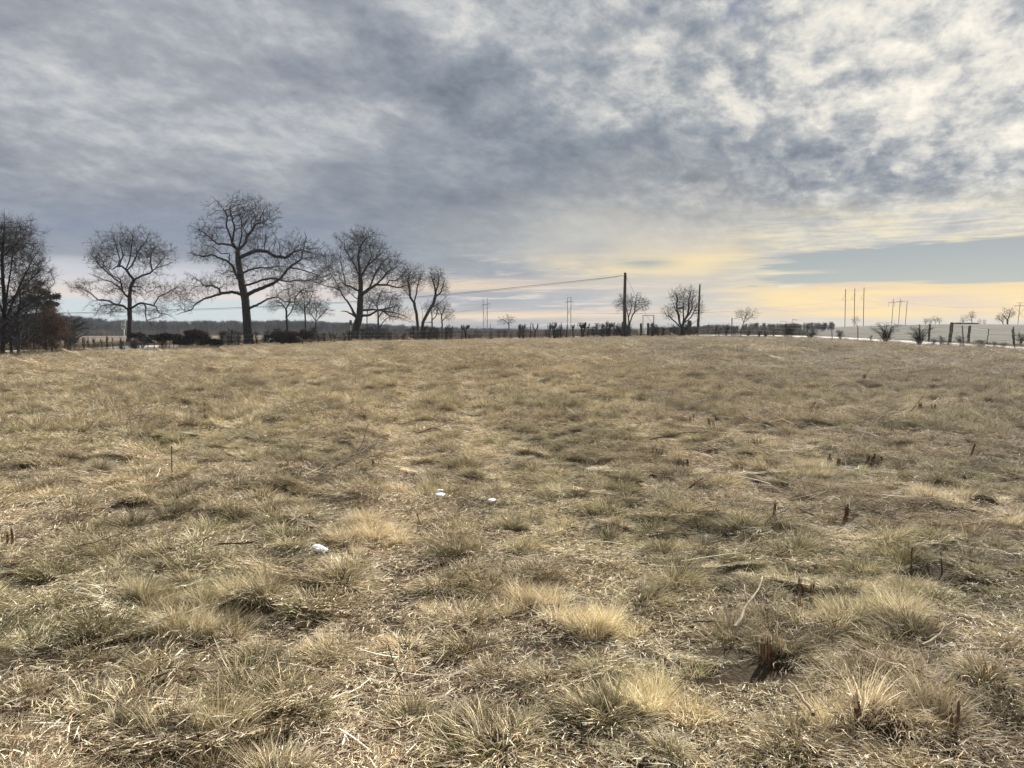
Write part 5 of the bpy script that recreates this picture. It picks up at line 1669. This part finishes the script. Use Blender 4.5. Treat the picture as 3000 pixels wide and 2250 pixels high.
# farm sheds on the ridge
shed_m = simple('shed_wall', (.10, .10, .105), (.14, .14, .145), 2, bump=.1)
roof_m = simple('shed_roof', (.06, .065, .075), (.09, .095, .10), 2, bump=.1)
for q, (xa, xb, ya, yb_, lbl) in enumerate([(2815, 2836, 949, 953, 'small dark low shed, left one on the ridge'), (2838, 2866, 948, 953, 'long dark shed with a low roof, right one on the ridge')]):
    D = 222; a = P(xa, yb_, D); b = P(xb, yb_, D); zt = P(xa, ya + 1.5, D)[2]; zr = P(xa, ya, D)[2]
    z = float(base_z((a[0] + b[0]) / 2, D)[0]); org = np.array([(a[0] + b[0]) / 2, D + 2, z]); w = (b[0] - a[0]) / 2
    t = thing('farm_shed', lbl, 'shed', org, 'sheds on the ridge')
    V, F = box_v((-w, -2, -.3), (w, 2, max(zt - z, .35))); link('wall', new_mesh('shed_wall', V, F, None, None, shed_m), t)
    e_ = max(zt - z, .35) + .003; r_ = e_ + .18
    V = np.array([(-w - .2, -2.2, e_), (w + .2, -2.2, e_), (w + .2, 2.2, e_), (-w - .2, 2.2, e_), (-w - .2, 0, r_), (w + .2, 0, r_)], float)
    link('roof', new_mesh('shed_roof', V, [(0, 1, 5, 4), (2, 3, 4, 5), (3, 2, 1, 0)], [(0, 4, 3), (1, 2, 5)], None, roof_m), t)

# ================================================================== woods, brush, small ground things
wsrc = bpy.data.collections.new('woods_sources')
weed_src_m = weed_m
for s in range(6):
    rr = np.random.default_rng(2000 + s)
    tb = Tubes()
    H = 10.0
    z = np.linspace(-.5, H * .75, 6)
    q = np.stack([np.cumsum(rr.normal(0, .12, 6)), np.cumsum(rr.normal(0, .12, 6)), z], 1)
    tb.add(q, np.linspace(.22, .08, 6), 4)
    for k in range(70):
        z0 = rr.uniform(.15, .75) * H
        p0 = np.array([np.interp(z0, q[:, 2], q[:, 0]), np.interp(z0, q[:, 2], q[:, 1]), z0])
        a = rr.uniform(0, 2 * pi); L = rr.uniform(1.0, 3.2) * (1.15 - z0 / H * .7)
        d = np.array([cos(a), sin(a), rr.uniform(.5, 1.6)]); d /= np.linalg.norm(d)
        p1 = p0 + d * L * .5; p2 = p1 + (d + [0, 0, .4]) * L * .5
        tb.add(np.array([p0, p1, p2]), [.075, .05, .025], 3, False)
        for m in range(4):
            d2 = d + rr.normal(0, .6, 3); pp = p1 + (p2 - p1) * rr.random()
            tb.add(np.array([pp, pp + d2 * L * .35]), [.045, .02], 3, False)
    o = bpy.data.objects.new('woods_tree.%03d' % s, tb.mesh('woods_tree', weed_m, (.070, .074, .084)))  # bluish grey: distance haze put into the colour
    wsrc.objects.link(o)
rr = np.random.default_rng(77)
pos, rot, scl, tint, idx = [], [], [], [], []


def wood(px0, px1, D0, D1, n, top, var=1.5, tn=(1, 1, 1)):
    """fill a strip of woodland whose tops reach picture height top"""
    for k in range(n):
        px = rr.uniform(px0, px1); D = rr.uniform(D0, D1)
        x = ray(px, HORIZON)[0] * D
        z = float(base_z(x, D)[0])
        tp_ = np.interp(px, [a for a, b in top], [b for a, b in top]) + 1.2 * n1(px / 22., 3.1) * var + rr.normal(0, .9)
        h = max(2.0, (P(px, tp_, D)[2] - z))
        f = (D - D0) / (D1 - D0)
        h *= .72 + .28 * f if rr.random() < .8 else 1
        s = h / 10.5
        pos.append((x, D, z)); rot.append((0, 0, rr.uniform(0, 6.28))); scl.append((s * rr.uniform(.9, 1.4), s * rr.uniform(.9, 1.4), s))
        v = rr.uniform(.75, 1.25); tint.append((tn[0] * v, tn[1] * v, tn[2] * v)); idx.append(rr.integers(0, 6))


TOPL = [(-200, 911), (200, 914), (290, 925), (400, 932), (600, 932), (760, 932), (800, 930), (900, 931), (1000, 938), (1100, 942), (1250, 951), (1400, 957), (1550, 961), (1700, 962), (1830, 963), (1950, 960)]
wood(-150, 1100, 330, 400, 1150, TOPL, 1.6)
wood(1000, 1960, 380, 460, 800, TOPL, 1.0, (1.25, 1.3, 1.45))  # farther strip tinted lighter and bluer, as painted haze
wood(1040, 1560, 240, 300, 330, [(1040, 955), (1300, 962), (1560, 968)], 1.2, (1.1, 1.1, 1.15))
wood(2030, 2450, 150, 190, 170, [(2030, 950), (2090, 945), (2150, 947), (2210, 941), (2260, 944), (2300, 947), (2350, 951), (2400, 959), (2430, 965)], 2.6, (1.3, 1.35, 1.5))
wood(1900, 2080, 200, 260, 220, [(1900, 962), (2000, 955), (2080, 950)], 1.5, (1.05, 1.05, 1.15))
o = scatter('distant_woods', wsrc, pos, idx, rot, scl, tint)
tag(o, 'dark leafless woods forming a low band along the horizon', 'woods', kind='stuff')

# brush and dead weeds: one source collection, two scattered objects
bsrc = bpy.data.collections.new('brush_sources')
for s in range(5):
    rr = np.random.default_rng(2100 + s)
    n = 90
    r = .5 * np.sqrt(rr.random(n)); t = rr.random(n) * 2 * pi
    root = np.stack([r * np.cos(t), r * np.sin(t), np.full(n, -.05)], 1)
    v, f4, f3, m = blades(n, root, t + rr.normal(0, .8, n), rr.uniform(.35, 1.0, n), rr.uniform(.8, 1.5, n), rr.normal(0, .5, n), rr.uniform(.006, .016, n), 3, seed=s)
    mixw = {'grey': 4, 'tan': 2, 'dark': 5, 'red': .8, 'straw': .6}
    c_ = np.repeat(pick(n, mixw, rr), m, 0)
    o = bpy.data.objects.new('brush_clump.%03d' % s, new_mesh('brush_clump', v, f4, f3, c_, weed_m))
    bsrc.objects.link(o)


def strip(poly, n, hmin, hmax, jit, tn, rr, dd=(0, 0)):
    out = ([], [], [], [], [])
    px_ = np.array([a[0] for a in poly], float); D_ = np.array([a[1] for a in poly], float)
    for k in range(n):
        px = rr.uniform(px_[0], px_[-1]); D = np.interp(px, px_, D_) + rr.uniform(*dd) + rr.normal(0, jit)
        x = ray(px, HORIZON)[0] * D; z = float(base_z(x, D)[0])
        s = rr.uniform(hmin, hmax) * (1 + .6 * float(n1(px / 14., D / 9.)))
        v = rr.uniform(.7, 1.25)
        out[0].append((x, D, z)); out[1].append(rr.integers(0, 5)); out[2].append((0, 0, rr.uniform(0, 6.3)))
        out[3].append((max(s, .1) * 1.3, max(s, .1) * 1.3, max(s, .1))); out[4].append((tn[0] * v, tn[1] * v, tn[2] * v))
    return out


rr = np.random.default_rng(55)
E1 = [(a, c_) for a, b, c_ in EDGE if a >= -200]
st1 = strip([e_ for e_ in E1 if e_[0] <= 300], 260, .3, .8, .8, (.42, .38, .34), rr, (0, 3))
st2 = strip([(480, 72), (715, 79), (1000, 84), (1300, 87), (1600, 87), (1850, 86), (2000, 83)], 800, .25, .65, .6, (.55, .52, .50), rr, (.5, 2.5))
st3 = strip([(2000, 83), (2180, 77), (2300, 73), (2440, 66), (2600, 59), (2760, 54), (2990, 47), (3200, 43)], 420, .14, .36, .4, (.6, .55, .5), rr, (.2, 2.2))
st4 = strip([(-100, 60), (120, 66), (443, 82), (850, 99), (1300, 106), (1850, 104), (2000, 100)], 1700, .35, .85, 2.0, (.62, .55, .50), rr, (0, 9))
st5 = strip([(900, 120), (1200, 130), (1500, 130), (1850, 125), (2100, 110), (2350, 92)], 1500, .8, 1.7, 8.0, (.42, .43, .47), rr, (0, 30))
st6 = strip([(2120, 80), (2400, 78), (2600, 66), (2800, 66), (3050, 60)], 600, .12, .3, .6, (.8, .75, .62), rr, (0, 5))
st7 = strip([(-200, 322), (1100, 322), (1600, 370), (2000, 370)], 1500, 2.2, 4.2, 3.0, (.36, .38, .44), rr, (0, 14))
allb = [sum((list(s_[k]) for s_ in (st1, st2, st3, st4, st5, st6, st7)), []) for k in range(5)]
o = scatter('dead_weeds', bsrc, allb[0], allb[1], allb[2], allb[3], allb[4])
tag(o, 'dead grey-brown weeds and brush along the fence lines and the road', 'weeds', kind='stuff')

def scrub(parts, seed):
    rr = np.random.default_rng(seed)
    o = ([], [], [], [], [])
    for x0, x1, n, h0, h1, dd, tn in parts:
        for k in range(int(n * .38)):
            px = rr.uniform(x0, x1); az = math.atan2(ray(px, HORIZON)[0], 1)
            D = float(np.interp(az, edge_az, edge_r)) * cos(az) + rr.uniform(*dd)
            x = ray(px, HORIZON)[0] * D; s = rr.uniform(h0, h1) / 10
            v = rr.uniform(1.5, 3.0)
            o[0].append((x, D, float(base_z(x, D)[0]))); o[1].append(rr.integers(0, 6)); o[2].append((rr.normal(0, .12), rr.normal(0, .12), rr.uniform(0, 6.3)))
            o[3].append((s * rr.uniform(.9, 2.0),) * 2 + (s,)); o[4].append((tn[0] * v, tn[1] * v, tn[2] * v))
    return o


sc_ = scrub([(-200, 230, 60, 1.6, 3.4, (.5, 5), (.45, .40, .38)), (230, 480, 26, .8, 1.5, (0, 2), (.4, .38, .36)), (640, 1010, 60, 1.2, 2.1, (.2, 2.5), (.42, .42, .46)),
             (1010, 1340, 75, 1.2, 2.2, (.2, 2.5), (.42, .42, .46)), (1340, 1520, 26, .7, 1.6, (.2, 2), (.5, .5, .52)), (1520, 1720, 34, .8, 2.0, (.2, 2), (.5, .5, .52)), (1740, 1840, 44, 1.0, 2.0, (.2, 2), (.4, .4, .42)),
             (1900, 2130, 36, .9, 2.0, (.5, 4), (.5, .5, .52)), (2100, 2420, 24, .7, 1.5, (.3, 3), (.6, .6, .6)), (2420, 3050, 40, .5, 1.2, (.3, 3), (.7, .68, .62))], 91)
o = scatter('hedge_scrub', wsrc, *sc_)
tag(o, 'thin leafless scrub growing between the stems along the edge of the field', 'scrub', kind='stuff')

# ------------------------------------------------------------------ snow, stubs, sticks
for q, (px, py, w, h, lbl) in enumerate([(936, 1644, 40, 30, 'largest white snow patch, in the grass at lower left of centre'), (1289, 1490, 31, 12, 'flat white snow patch, lower one of the touching pair'),
                                         (1290, 1477, 18, 8, 'small white snow patch, upper one of the touching pair'), (1440, 1499, 20, 12, 'small round snow patch right of the pair')]):
    p = pin(px, py + h * .4)
    D = p[1]; wm = 1.05 * w * D / FX; hm = h * D * D / (FX * CZ) * .42
    rr = np.random.default_rng(3000 + q)
    n = 26; rings = 5
    V = [(0, 0, .006)]
    ph_ = rr.uniform(0, 6, 4)
    for k in range(1, rings + 1):
        f = k / rings
        for a in range(n):
            th = a / n * 2 * pi
            rr_ = 1 + .20 * sin(2 * th + ph_[0]) + .12 * sin(3 * th + ph_[1]) + .05 * sin(5 * th + ph_[2])
            V.append((cos(th) * wm / 2 * rr_ * f, sin(th) * hm / 2 * rr_ * f, .003 * (1 - f) - .008 * max(0, f - .85) / .15 + rr.normal(0, .0006)))
    V = np.array(V)
    F3 = [(0, 1 + a, 1 + (a + 1) % n) for a in range(n)]
    F4 = [(1 + (k - 1) * n + a, 1 + k * n + a, 1 + k * n + (a + 1) % n, 1 + (k - 1) * n + (a + 1) % n) for k in range(1, rings) for a in range(n)]
    o = link('snow_patch', new_mesh('snow_patch', V, F4, F3, None, snow_m, True), None, (p[0], p[1], p[2] + .125))
    o.rotation_euler = (R(13), R(4), 0)
    tag(o, lbl, 'snow', 'last patches of snow')
    KEEP.append((p[0], p[1], .6 * wm + .16)); KEEP.append((p[0], p[1] - .3, .3 * wm + .18))

ST = [  # px, py of foot, height px, radius px, lean, number, label
    (2348, 1795, 70, 11, .0, 3, 'splintered pale-topped stub cluster right of the middle foreground'), (2376, 1800, 50, 7, .05, 1, 'thin splintered stub beside the pale-topped cluster'),
    (2248, 1966, 62, 13, .0, 3, 'broad reddish-brown stump of three cut stems, lower right'), (2518, 2190, 108, 12, -.14, 1, 'tallest dark cut stem, leaning left near the bottom right'),
    (2792, 2192, 80, 9, .12, 2, 'pale split stub near the lower right corner'), (2476, 1548, 58, 7, .12, 1, 'single dark slanting stub right of the green tuft'),
    (2268, 1520, 36, 5, .1, 1, 'small dark stub left of the single slanting one'), (2430, 1376, 34, 8, .0, 3, 'trio of short dark stubs in the middle distance at right'),
    (2456, 1378, 24, 6, .05, 1, 'stubby brown stem beside the trio'), (2548, 1372, 30, 7, .2, 3, 'group of splayed stubs right of the trio'), (2580, 1370, 22, 5, -.1, 1, 'lone short stub at the right of the splayed group'),
    (1929, 1355, 34, 7, .0, 3, 'pale and dark stub group below the long twig, centre right'), (2014, 1376, 22, 4, .0, 1, 'tiny dark stub right of the pale and dark group'),
    (2083, 1268, 26, 7, .0, 3, 'clump of short stubs beyond the centre right twigs'), (2028, 1252, 24, 5, .1, 2, 'pair of thin stubs left of the far clump'), (2695, 1220, 14, 7, .0, 1, 'short block-like dark stub far right'),
    (2732, 1215, 24, 5, .15, 2, 'forked grey stub far right'), (2535, 1130, 20, 5, .1, 2, 'small far stub pair below the fence posts'), (1910, 1130, 14, 5, .0, 1, 'small squared dark stub in the far middle'),
    (32, 1606, 38, 8, .1, 2, 'pale split stub at the left edge'), (407, 1432, 20, 4, -.05, 1, 'dark stub in the left middle field'), (533, 1350, 18, 4, .0, 1, 'grey upright stub left of the tall thin stem'),
    (1232, 1560, 44, 2.2, -.28, 1, 'thin dark stem leaning left of the snow pair'), (505, 1428, 118, 1.8, .02, 1, 'tall thin dark dead stem in the left field'), (1093, 1384, 32, 4, .0, 2, 'dark stub pair at the foot of the long fallen stick'),
    (2758, 1700, 56, 2.5, -.1, 1, 'thin upright stem right of the splintered stubs'), (2668, 1690, 50, 2.2, .02, 1, 'thin pencil-like stem standing alone at right'), (2845, 1345 + 18, 40, 2.5, .3, 1, 'thin slanting stem in the right middle field'),
]
for q, (px, py, hpx, rpx, lean, k, lbl) in enumerate(ST):
    p = pin(px, py); D = p[1]; mpp = math.hypot(D, CZ) / FX
    rr = np.random.default_rng(3100 + q)
    p = p + np.array([0, 0, .05 if py > 1300 else .09]); KEEP.append((p[0], p[1] - .08, .10 + rpx * mpp))
    t = thing('cut_stem', lbl, 'stump', p, 'cut-off woody stems in the field')
    for s in range(k):
        tb = Tubes(); h = (.88 if py > 1600 else .75) * hpx * mpp * (1 if s == 0 else rr.uniform(.55, .9)); r = rpx * mpp * (1 if k == 1 else .55) * rr.uniform(.8, 1.1)
        ox, oy = (rr.uniform(-1, 1) * rpx * mpp * 1.3, rr.uniform(-.6, .6) * rpx * mpp) if k > 1 else (0, 0)
        m = 8
        z = np.linspace(-.15, h, m)
        le = lean + rr.normal(0, .16) * (k > 1)
        qd = np.stack([ox + le * z + rr.normal(0, r * .08, m), oy + rr.normal(0, r * .08, m), z], 1)
        tb.add(qd, r * np.linspace(1.1, .85, m) * (1 + rr.normal(0, .05, m)), 9)
        link('stem', tb.mesh('cut_stem', stub_m), t)
        if rpx >= 4:
            sp = Tubes()
            for b in range(11):
                a = rr.uniform(0, 6.28); b0 = qd[-1] + np.array([cos(a), sin(a), 0]) * r * .6
                sp.add(np.array([b0 - [0, 0, r * 1.6], b0 + np.array([rr.normal(0, .1), rr.normal(0, .1), 1]) * r * rr.uniform(.4, 2.6)]), [r * .36, r * .12], 4)
            link('splinters', sp.mesh('splinters', splint_m), t)

SK = [  # fallen sticks: start, end (px, py of ground contact), radius px, lift px at the far end, forks, pale, label
    ((995, 1388), (1152, 1318), 3.0, 24, 3, 0, 'long dark forked stick lying left of centre'), ((1045, 1390), (1175, 1345), 1.6, 10, 1, 0, 'thin dark stick below the long forked one'),
    ((640, 1660), (790, 1655), 2.2, 10, 2, 0, 'crooked dark stick in the left foreground'), ((230, 1650), (420, 1600), 1.6, 6, 1, 0, 'thin long twig at the far left foreground'),
    ((1905, 1312), (2040, 1300), 2.2, 12, 2, 0, 'dark branch with twigs above the pale and dark stubs'), ((2320, 1215), (2430, 1225), 2.2, 6, 3, 0, 'grey branch heap in the right middle distance'),
    ((2110, 1400), (2160, 1412), 2.2, 4, 1, 1, 'pale forked stick near the centre right'), ((2020, 1478), (2060, 1465), 2.4, 22, 3, 0, 'black branching twig standing up, centre right'),
    ((2380, 1555), (2330, 1570), 2.6, 16, 3, 0, 'black knotted twig at lower right of centre'), ((2150, 1900), (2210, 1790), 4, 10, 2, 1, 'pale crooked stick left of the reddish stump'),
    ((2700, 1975), (2820, 1935), 3.2, 12, 2, 1, 'pale grey branch in the right foreground'), ((2830, 1975), (2990, 1985), 3.2, 6, 2, 1, 'pale branch reaching the right edge'),
    ((2380, 2180), (2300, 2080), 4.5, 6, 1, 1, 'short thick pale stick left of the tallest cut stem'), ((2380, 2110), (2430, 2070), 2.2, 8, 1, 0, 'dark curved twig beside the thick pale stick'),
    ((2030, 1890), (2130, 1900), 2.0, 8, 1, 0, 'dark twig curving left of the pale crooked stick'), ((1900, 1640), (2060, 1622), 1.4, 4, 1, 0, 'long fine brown twig right of centre'),
    ((2600, 1235), (2750, 1200), 1.8, 3, 1, 1, 'pale bent twig far right'), ((2560, 1260), (2700, 1235), 1.6, 4, 1, 0, 'dark low branch far right'), ((1480, 1085), (1530, 1088), 1.8, 2, 2, 0, 'dark litter branch far out in the field'),
    ((2320, 1020), (2352, 1022), 1.6, 5, 3, 1, 'pale brush heap near the wire fence'), ((2240, 2215), (2330, 2235), 3, 4, 1, 1, 'pale stalk at the bottom edge right of centre'), ((1230, 1290), (1320, 1275), 1.4, 5, 1, 0, 'thin twig beyond the long forked stick'),
]
for q, (a, b, rpx, lift, forks, pale, lbl) in enumerate(SK):
    p0, p1 = pin(*a), pin(*b)
    mpp = math.hypot(p0[1], CZ) / FX
    rr = np.random.default_rng(3300 + q)
    lift_m = lift * mpp
    m = 12
    t_ = np.linspace(0, 1, m)[:, None]
    qd = p0 * (1 - t_) + p1 * t_
    L = np.linalg.norm(p1 - p0)
    wob = np.cumsum(rr.normal(0, L * .012, (m, 3)), 0); wob[:, 2] *= .3
    qd = qd + wob - wob[0]
    gg = gz(qd[:, 0], qd[:, 1])
    qd[:, 2] = np.maximum(gg, qd[:, 2]) + .115 + lift_m * t_[:, 0]
    tb = Tubes(); tb.add(qd - p0, np.linspace(rpx, rpx * .35, m) * mpp * 1.35, 6)
    t = thing('fallen_stick', lbl, 'stick', p0, 'sticks lying in the grass')
    mt = pale_m if pale else stick_m
    link('stem', tb.mesh('stick', mt), t)
    for f in range(forks):
        i_ = rr.integers(3, 9); d = (qd[min(i_ + 3, m - 1)] - qd[i_]); d = d / (np.linalg.norm(d) + 1e-6)
        d2 = d + rr.normal(0, .5, 3); d2[2] = abs(d2[2]) * .6; ll = L * rr.uniform(.18, .4)
        f1_ = qd[i_] + d2 * ll * .5; f2_ = f1_ + (d2 + rr.normal(0, .2, 3)) * ll * .5
        tb = Tubes(); tb.add(np.array([qd[i_], f1_, f2_]) - p0, np.array([.8, .6, .3]) * rpx * mpp, 5)
        link('side_twig', tb.mesh('side_twig', mt), t)

# ================================================================== lay the grass
def sparse(thr, noise_, sc):
    return lambda x, y, rr: noise_(x / sc, y / sc) + rr.normal(0, .15, len(x)) > thr


L_ = []
pock = lambda x, y, rr: tracks(x, y) * .7 - tussocks(x, y) * .35 + n4(x / .5 + 3, y / .4) * .6 + rr.normal(0, .12, len(x)) > -.34
x, y, rr = fan(1.6, 14, 7.5, 44, 21); L_.append(lay(['litter'], x, y, rr, .5, .9, .012, tilt=1.0, flow=False, keepout=False))
x, y, rr = fan(14, 36, 3.5, 40, 22); L_.append(lay(['litter'], x, y, rr, .8, 1.1, .012, tilt=1.0, flow=False, keepout=False))
x, y, rr = fan(1.6, 14, 16.0, 44, 1); L_.append(lay(['mat'], x, y, rr, .35, .7, -.015, tilt=.6, zs=(.6, 1.0), cov=pock))
x, y, rr = fan(14, 38, 5.0, 40, 2); L_.append(lay(['mat'], x, y, rr, .4, .7, -.02, tilt=.6, zs=(.5, .9), cov=pock))

def cells(r0, r1, az, thr, seed, jit=.04):
    """centres of the tussocks between two distances"""
    rr = np.random.default_rng(seed)
    n = int(r1 / CELL) + 2
    ix, iy = np.meshgrid(np.arange(-n, n), np.arange(0, n))
    ix, iy = ix.ravel(), iy.ravel()
    c_ = cell_val(ix, iy)
    x = (ix + .15 + .7 * c_[:, 0]) * CELL + rr.normal(0, jit, len(ix)); y = (iy + .15 + .7 * c_[:, 1]) * CELL + rr.normal(0, jit, len(ix))
    r = np.hypot(x, y)
    k = (r > r0) & (r < r1) & (np.abs(np.arctan2(x, y)) < R(az)) & (c_[:, 3] > thr)
    return x[k], y[k], rr


x, y, rr = cells(1.6, 15, 44, .22, 3); L_.append(lay(['mound'], x, y, rr, .4, .8, -.015, tilt=.5, zs=(.7, 1.3), cov=lambda x, y, rr: rr.random(len(x)) < .22))
x, y, rr = cells(15, 38, 40, .25, 4); L_.append(lay(['mound'], x, y, rr, .5, .9, -.015, tilt=.5, zs=(.9, 1.5), cov=lambda x, y, rr: rr.random(len(x)) < .2))
x, y, rr = cells(1.6, 14, 44, .08, 31, .04); L_.append(lay(['clump'], x, y, rr, .62, 1.2, -.01, flow=False, tilt=.6, zs=(.72, 1.1), cov=lambda x, y, rr: rr.random(len(x)) < .95 - .85 * tracks(x, y)))
x, y, rr = cells(14, 60, 40, .25, 32, .04); L_.append(lay(['clump'], x, y, rr, .8, 1.45, -.01, flow=False, tilt=.5, zs=(.95, 1.3), cov=lambda x, y, rr: rr.random(len(x)) < .85 - .75 * tracks(x, y)))
x, y, rr = fan(30, 92, 3.0, 38, 61)
q = lay(['clump', 'tuft'], x, y, rr, .9, 1.7, 0, flow=False, tilt=.3, zs=(.8, 1.5), emin=-2.2, cov=lambda x, y, rr: edge_dist(x, y) < 1.3 + rr.normal(0, .5, len(x)))
q[4][:] = q[4] * np.array([.66, .70, .60]); L_.append(q)
x, y, rr = cells(60, 88, 38, .5, 33); L_.append(lay(['farclump'], x, y, rr, .6, 1.1, -.02, zs=(.5, .9)))
x, y, rr = fan(1.6, 16, 6.0, 44, 5); L_.append(lay(['tuft', 'tuft', 'green'], x, y, rr, .35, .8, .0, flow=False, tilt=.4, cov=sparse(.12, n5, 1.2)))
x, y, rr = fan(16, 44, 2.0, 40, 6); L_.append(lay(['tuft'], x, y, rr, .5, 1.05, .0, flow=False, tilt=.4, cov=sparse(.08, n5, 1.4)))
x, y, rr = fan(1.6, 13, 9.0, 44, 7); L_.append(lay(['green'], x, y, rr, .35, .8, .0, flow=False, tilt=.4, cov=lambda x, y, rr: (n1(x / 3.1 + 40, y / 3.1) + rr.normal(0, .15, len(x))) > .2 + .05 * x))
x, y, rr = fan(1.6, 26, 1.3, 44, 8); L_.append(lay(['stalk'], x, y, rr, .5, 1.1, .0, flow=False, cov=lambda x, y, rr: rr.random(len(x)) < .35 + .6 * sstep(-1, 4, x)))
x, y, rr = fan(30, 92, 1.7, 38, 9); L_.append(lay(['far'], x, y, rr, .8, 1.3, -.03, zs=(.35, .6)))
# big pale tussocks the photograph shows one by one
big = [(1020, 1600, 1.5), (1120, 1590, 1.6), (1060, 1560, 1.3), (900, 1700, 1.2), (2750, 1480, 1.9), (2700, 1470, 1.4), (2470, 1450, 1.5), (2360, 1390, 1.3), (2400, 1400, 1.2), (2660, 2060, 1.4), (2480, 2170, 1.5),
       (2420, 1860, 1.3), (2580, 1840, 1.3), (2620, 1830, 1.2), (660, 2190, 1.5), (440, 1790, 1.0), (650, 1800, 1.2), (330, 1250, 1.0), (1560, 1780, 1.3), (1620, 1460, 1.2), (1750, 1860, 1.3), (1940, 2100, 1.3), (570, 1900, 1.3), (2960, 1560, 1.5)]
bx = np.array([pin(a, b) for a, b, s in big]); bs = np.array([s for *_, s in big])
rr = np.random.default_rng(12)
for rep in range(9):
    xx = bx[:, 0] + rr.normal(0, .07, len(bx)) * bs; yy = bx[:, 1] + rr.normal(0, .07, len(bx)) * bs
    q = lay(['tuft'], xx, yy, rr, .9, 1.2, 0, flow=False, tilt=.3)
    if len(q[0]) == len(bs): q[3][:] = q[3] * bs[:, None] * .62
    L_.append(q)
ps, ix, rt, sl, tn = join(L_)
o = scatter('meadow_grass', protos, ps, ix, rt, sl, tn)
tag(o, 'matted straw-coloured mown grass with tufts and green blades covering the field', 'grass', kind='stuff')
print('grass instances', len(ps))

# ------------------------------------------------------------------ air
hz = bpy.data.materials.new('haze_air'); hz.use_nodes = True
hn = hz.node_tree; hn.nodes.clear()
pv_ = hn.nodes.new('ShaderNodeVolumePrincipled')
pv_.inputs['Color'].default_value = (.84, .90, 1.0, 1)
pv_.inputs['Density'].default_value = 0.0002
pv_.inputs['Anisotropy'].default_value = 0.2
ho = hn.nodes.new('ShaderNodeOutputMaterial'); hn.links.new(pv_.outputs[0], ho.inputs['Volume'])
V, F = box_v((-710, -710, -14), (710, 710, 32))
tag(link('haze', new_mesh('haze', V, F, None, None, hz)), 'thin pale winter haze over the land', 'haze', kind='stuff')
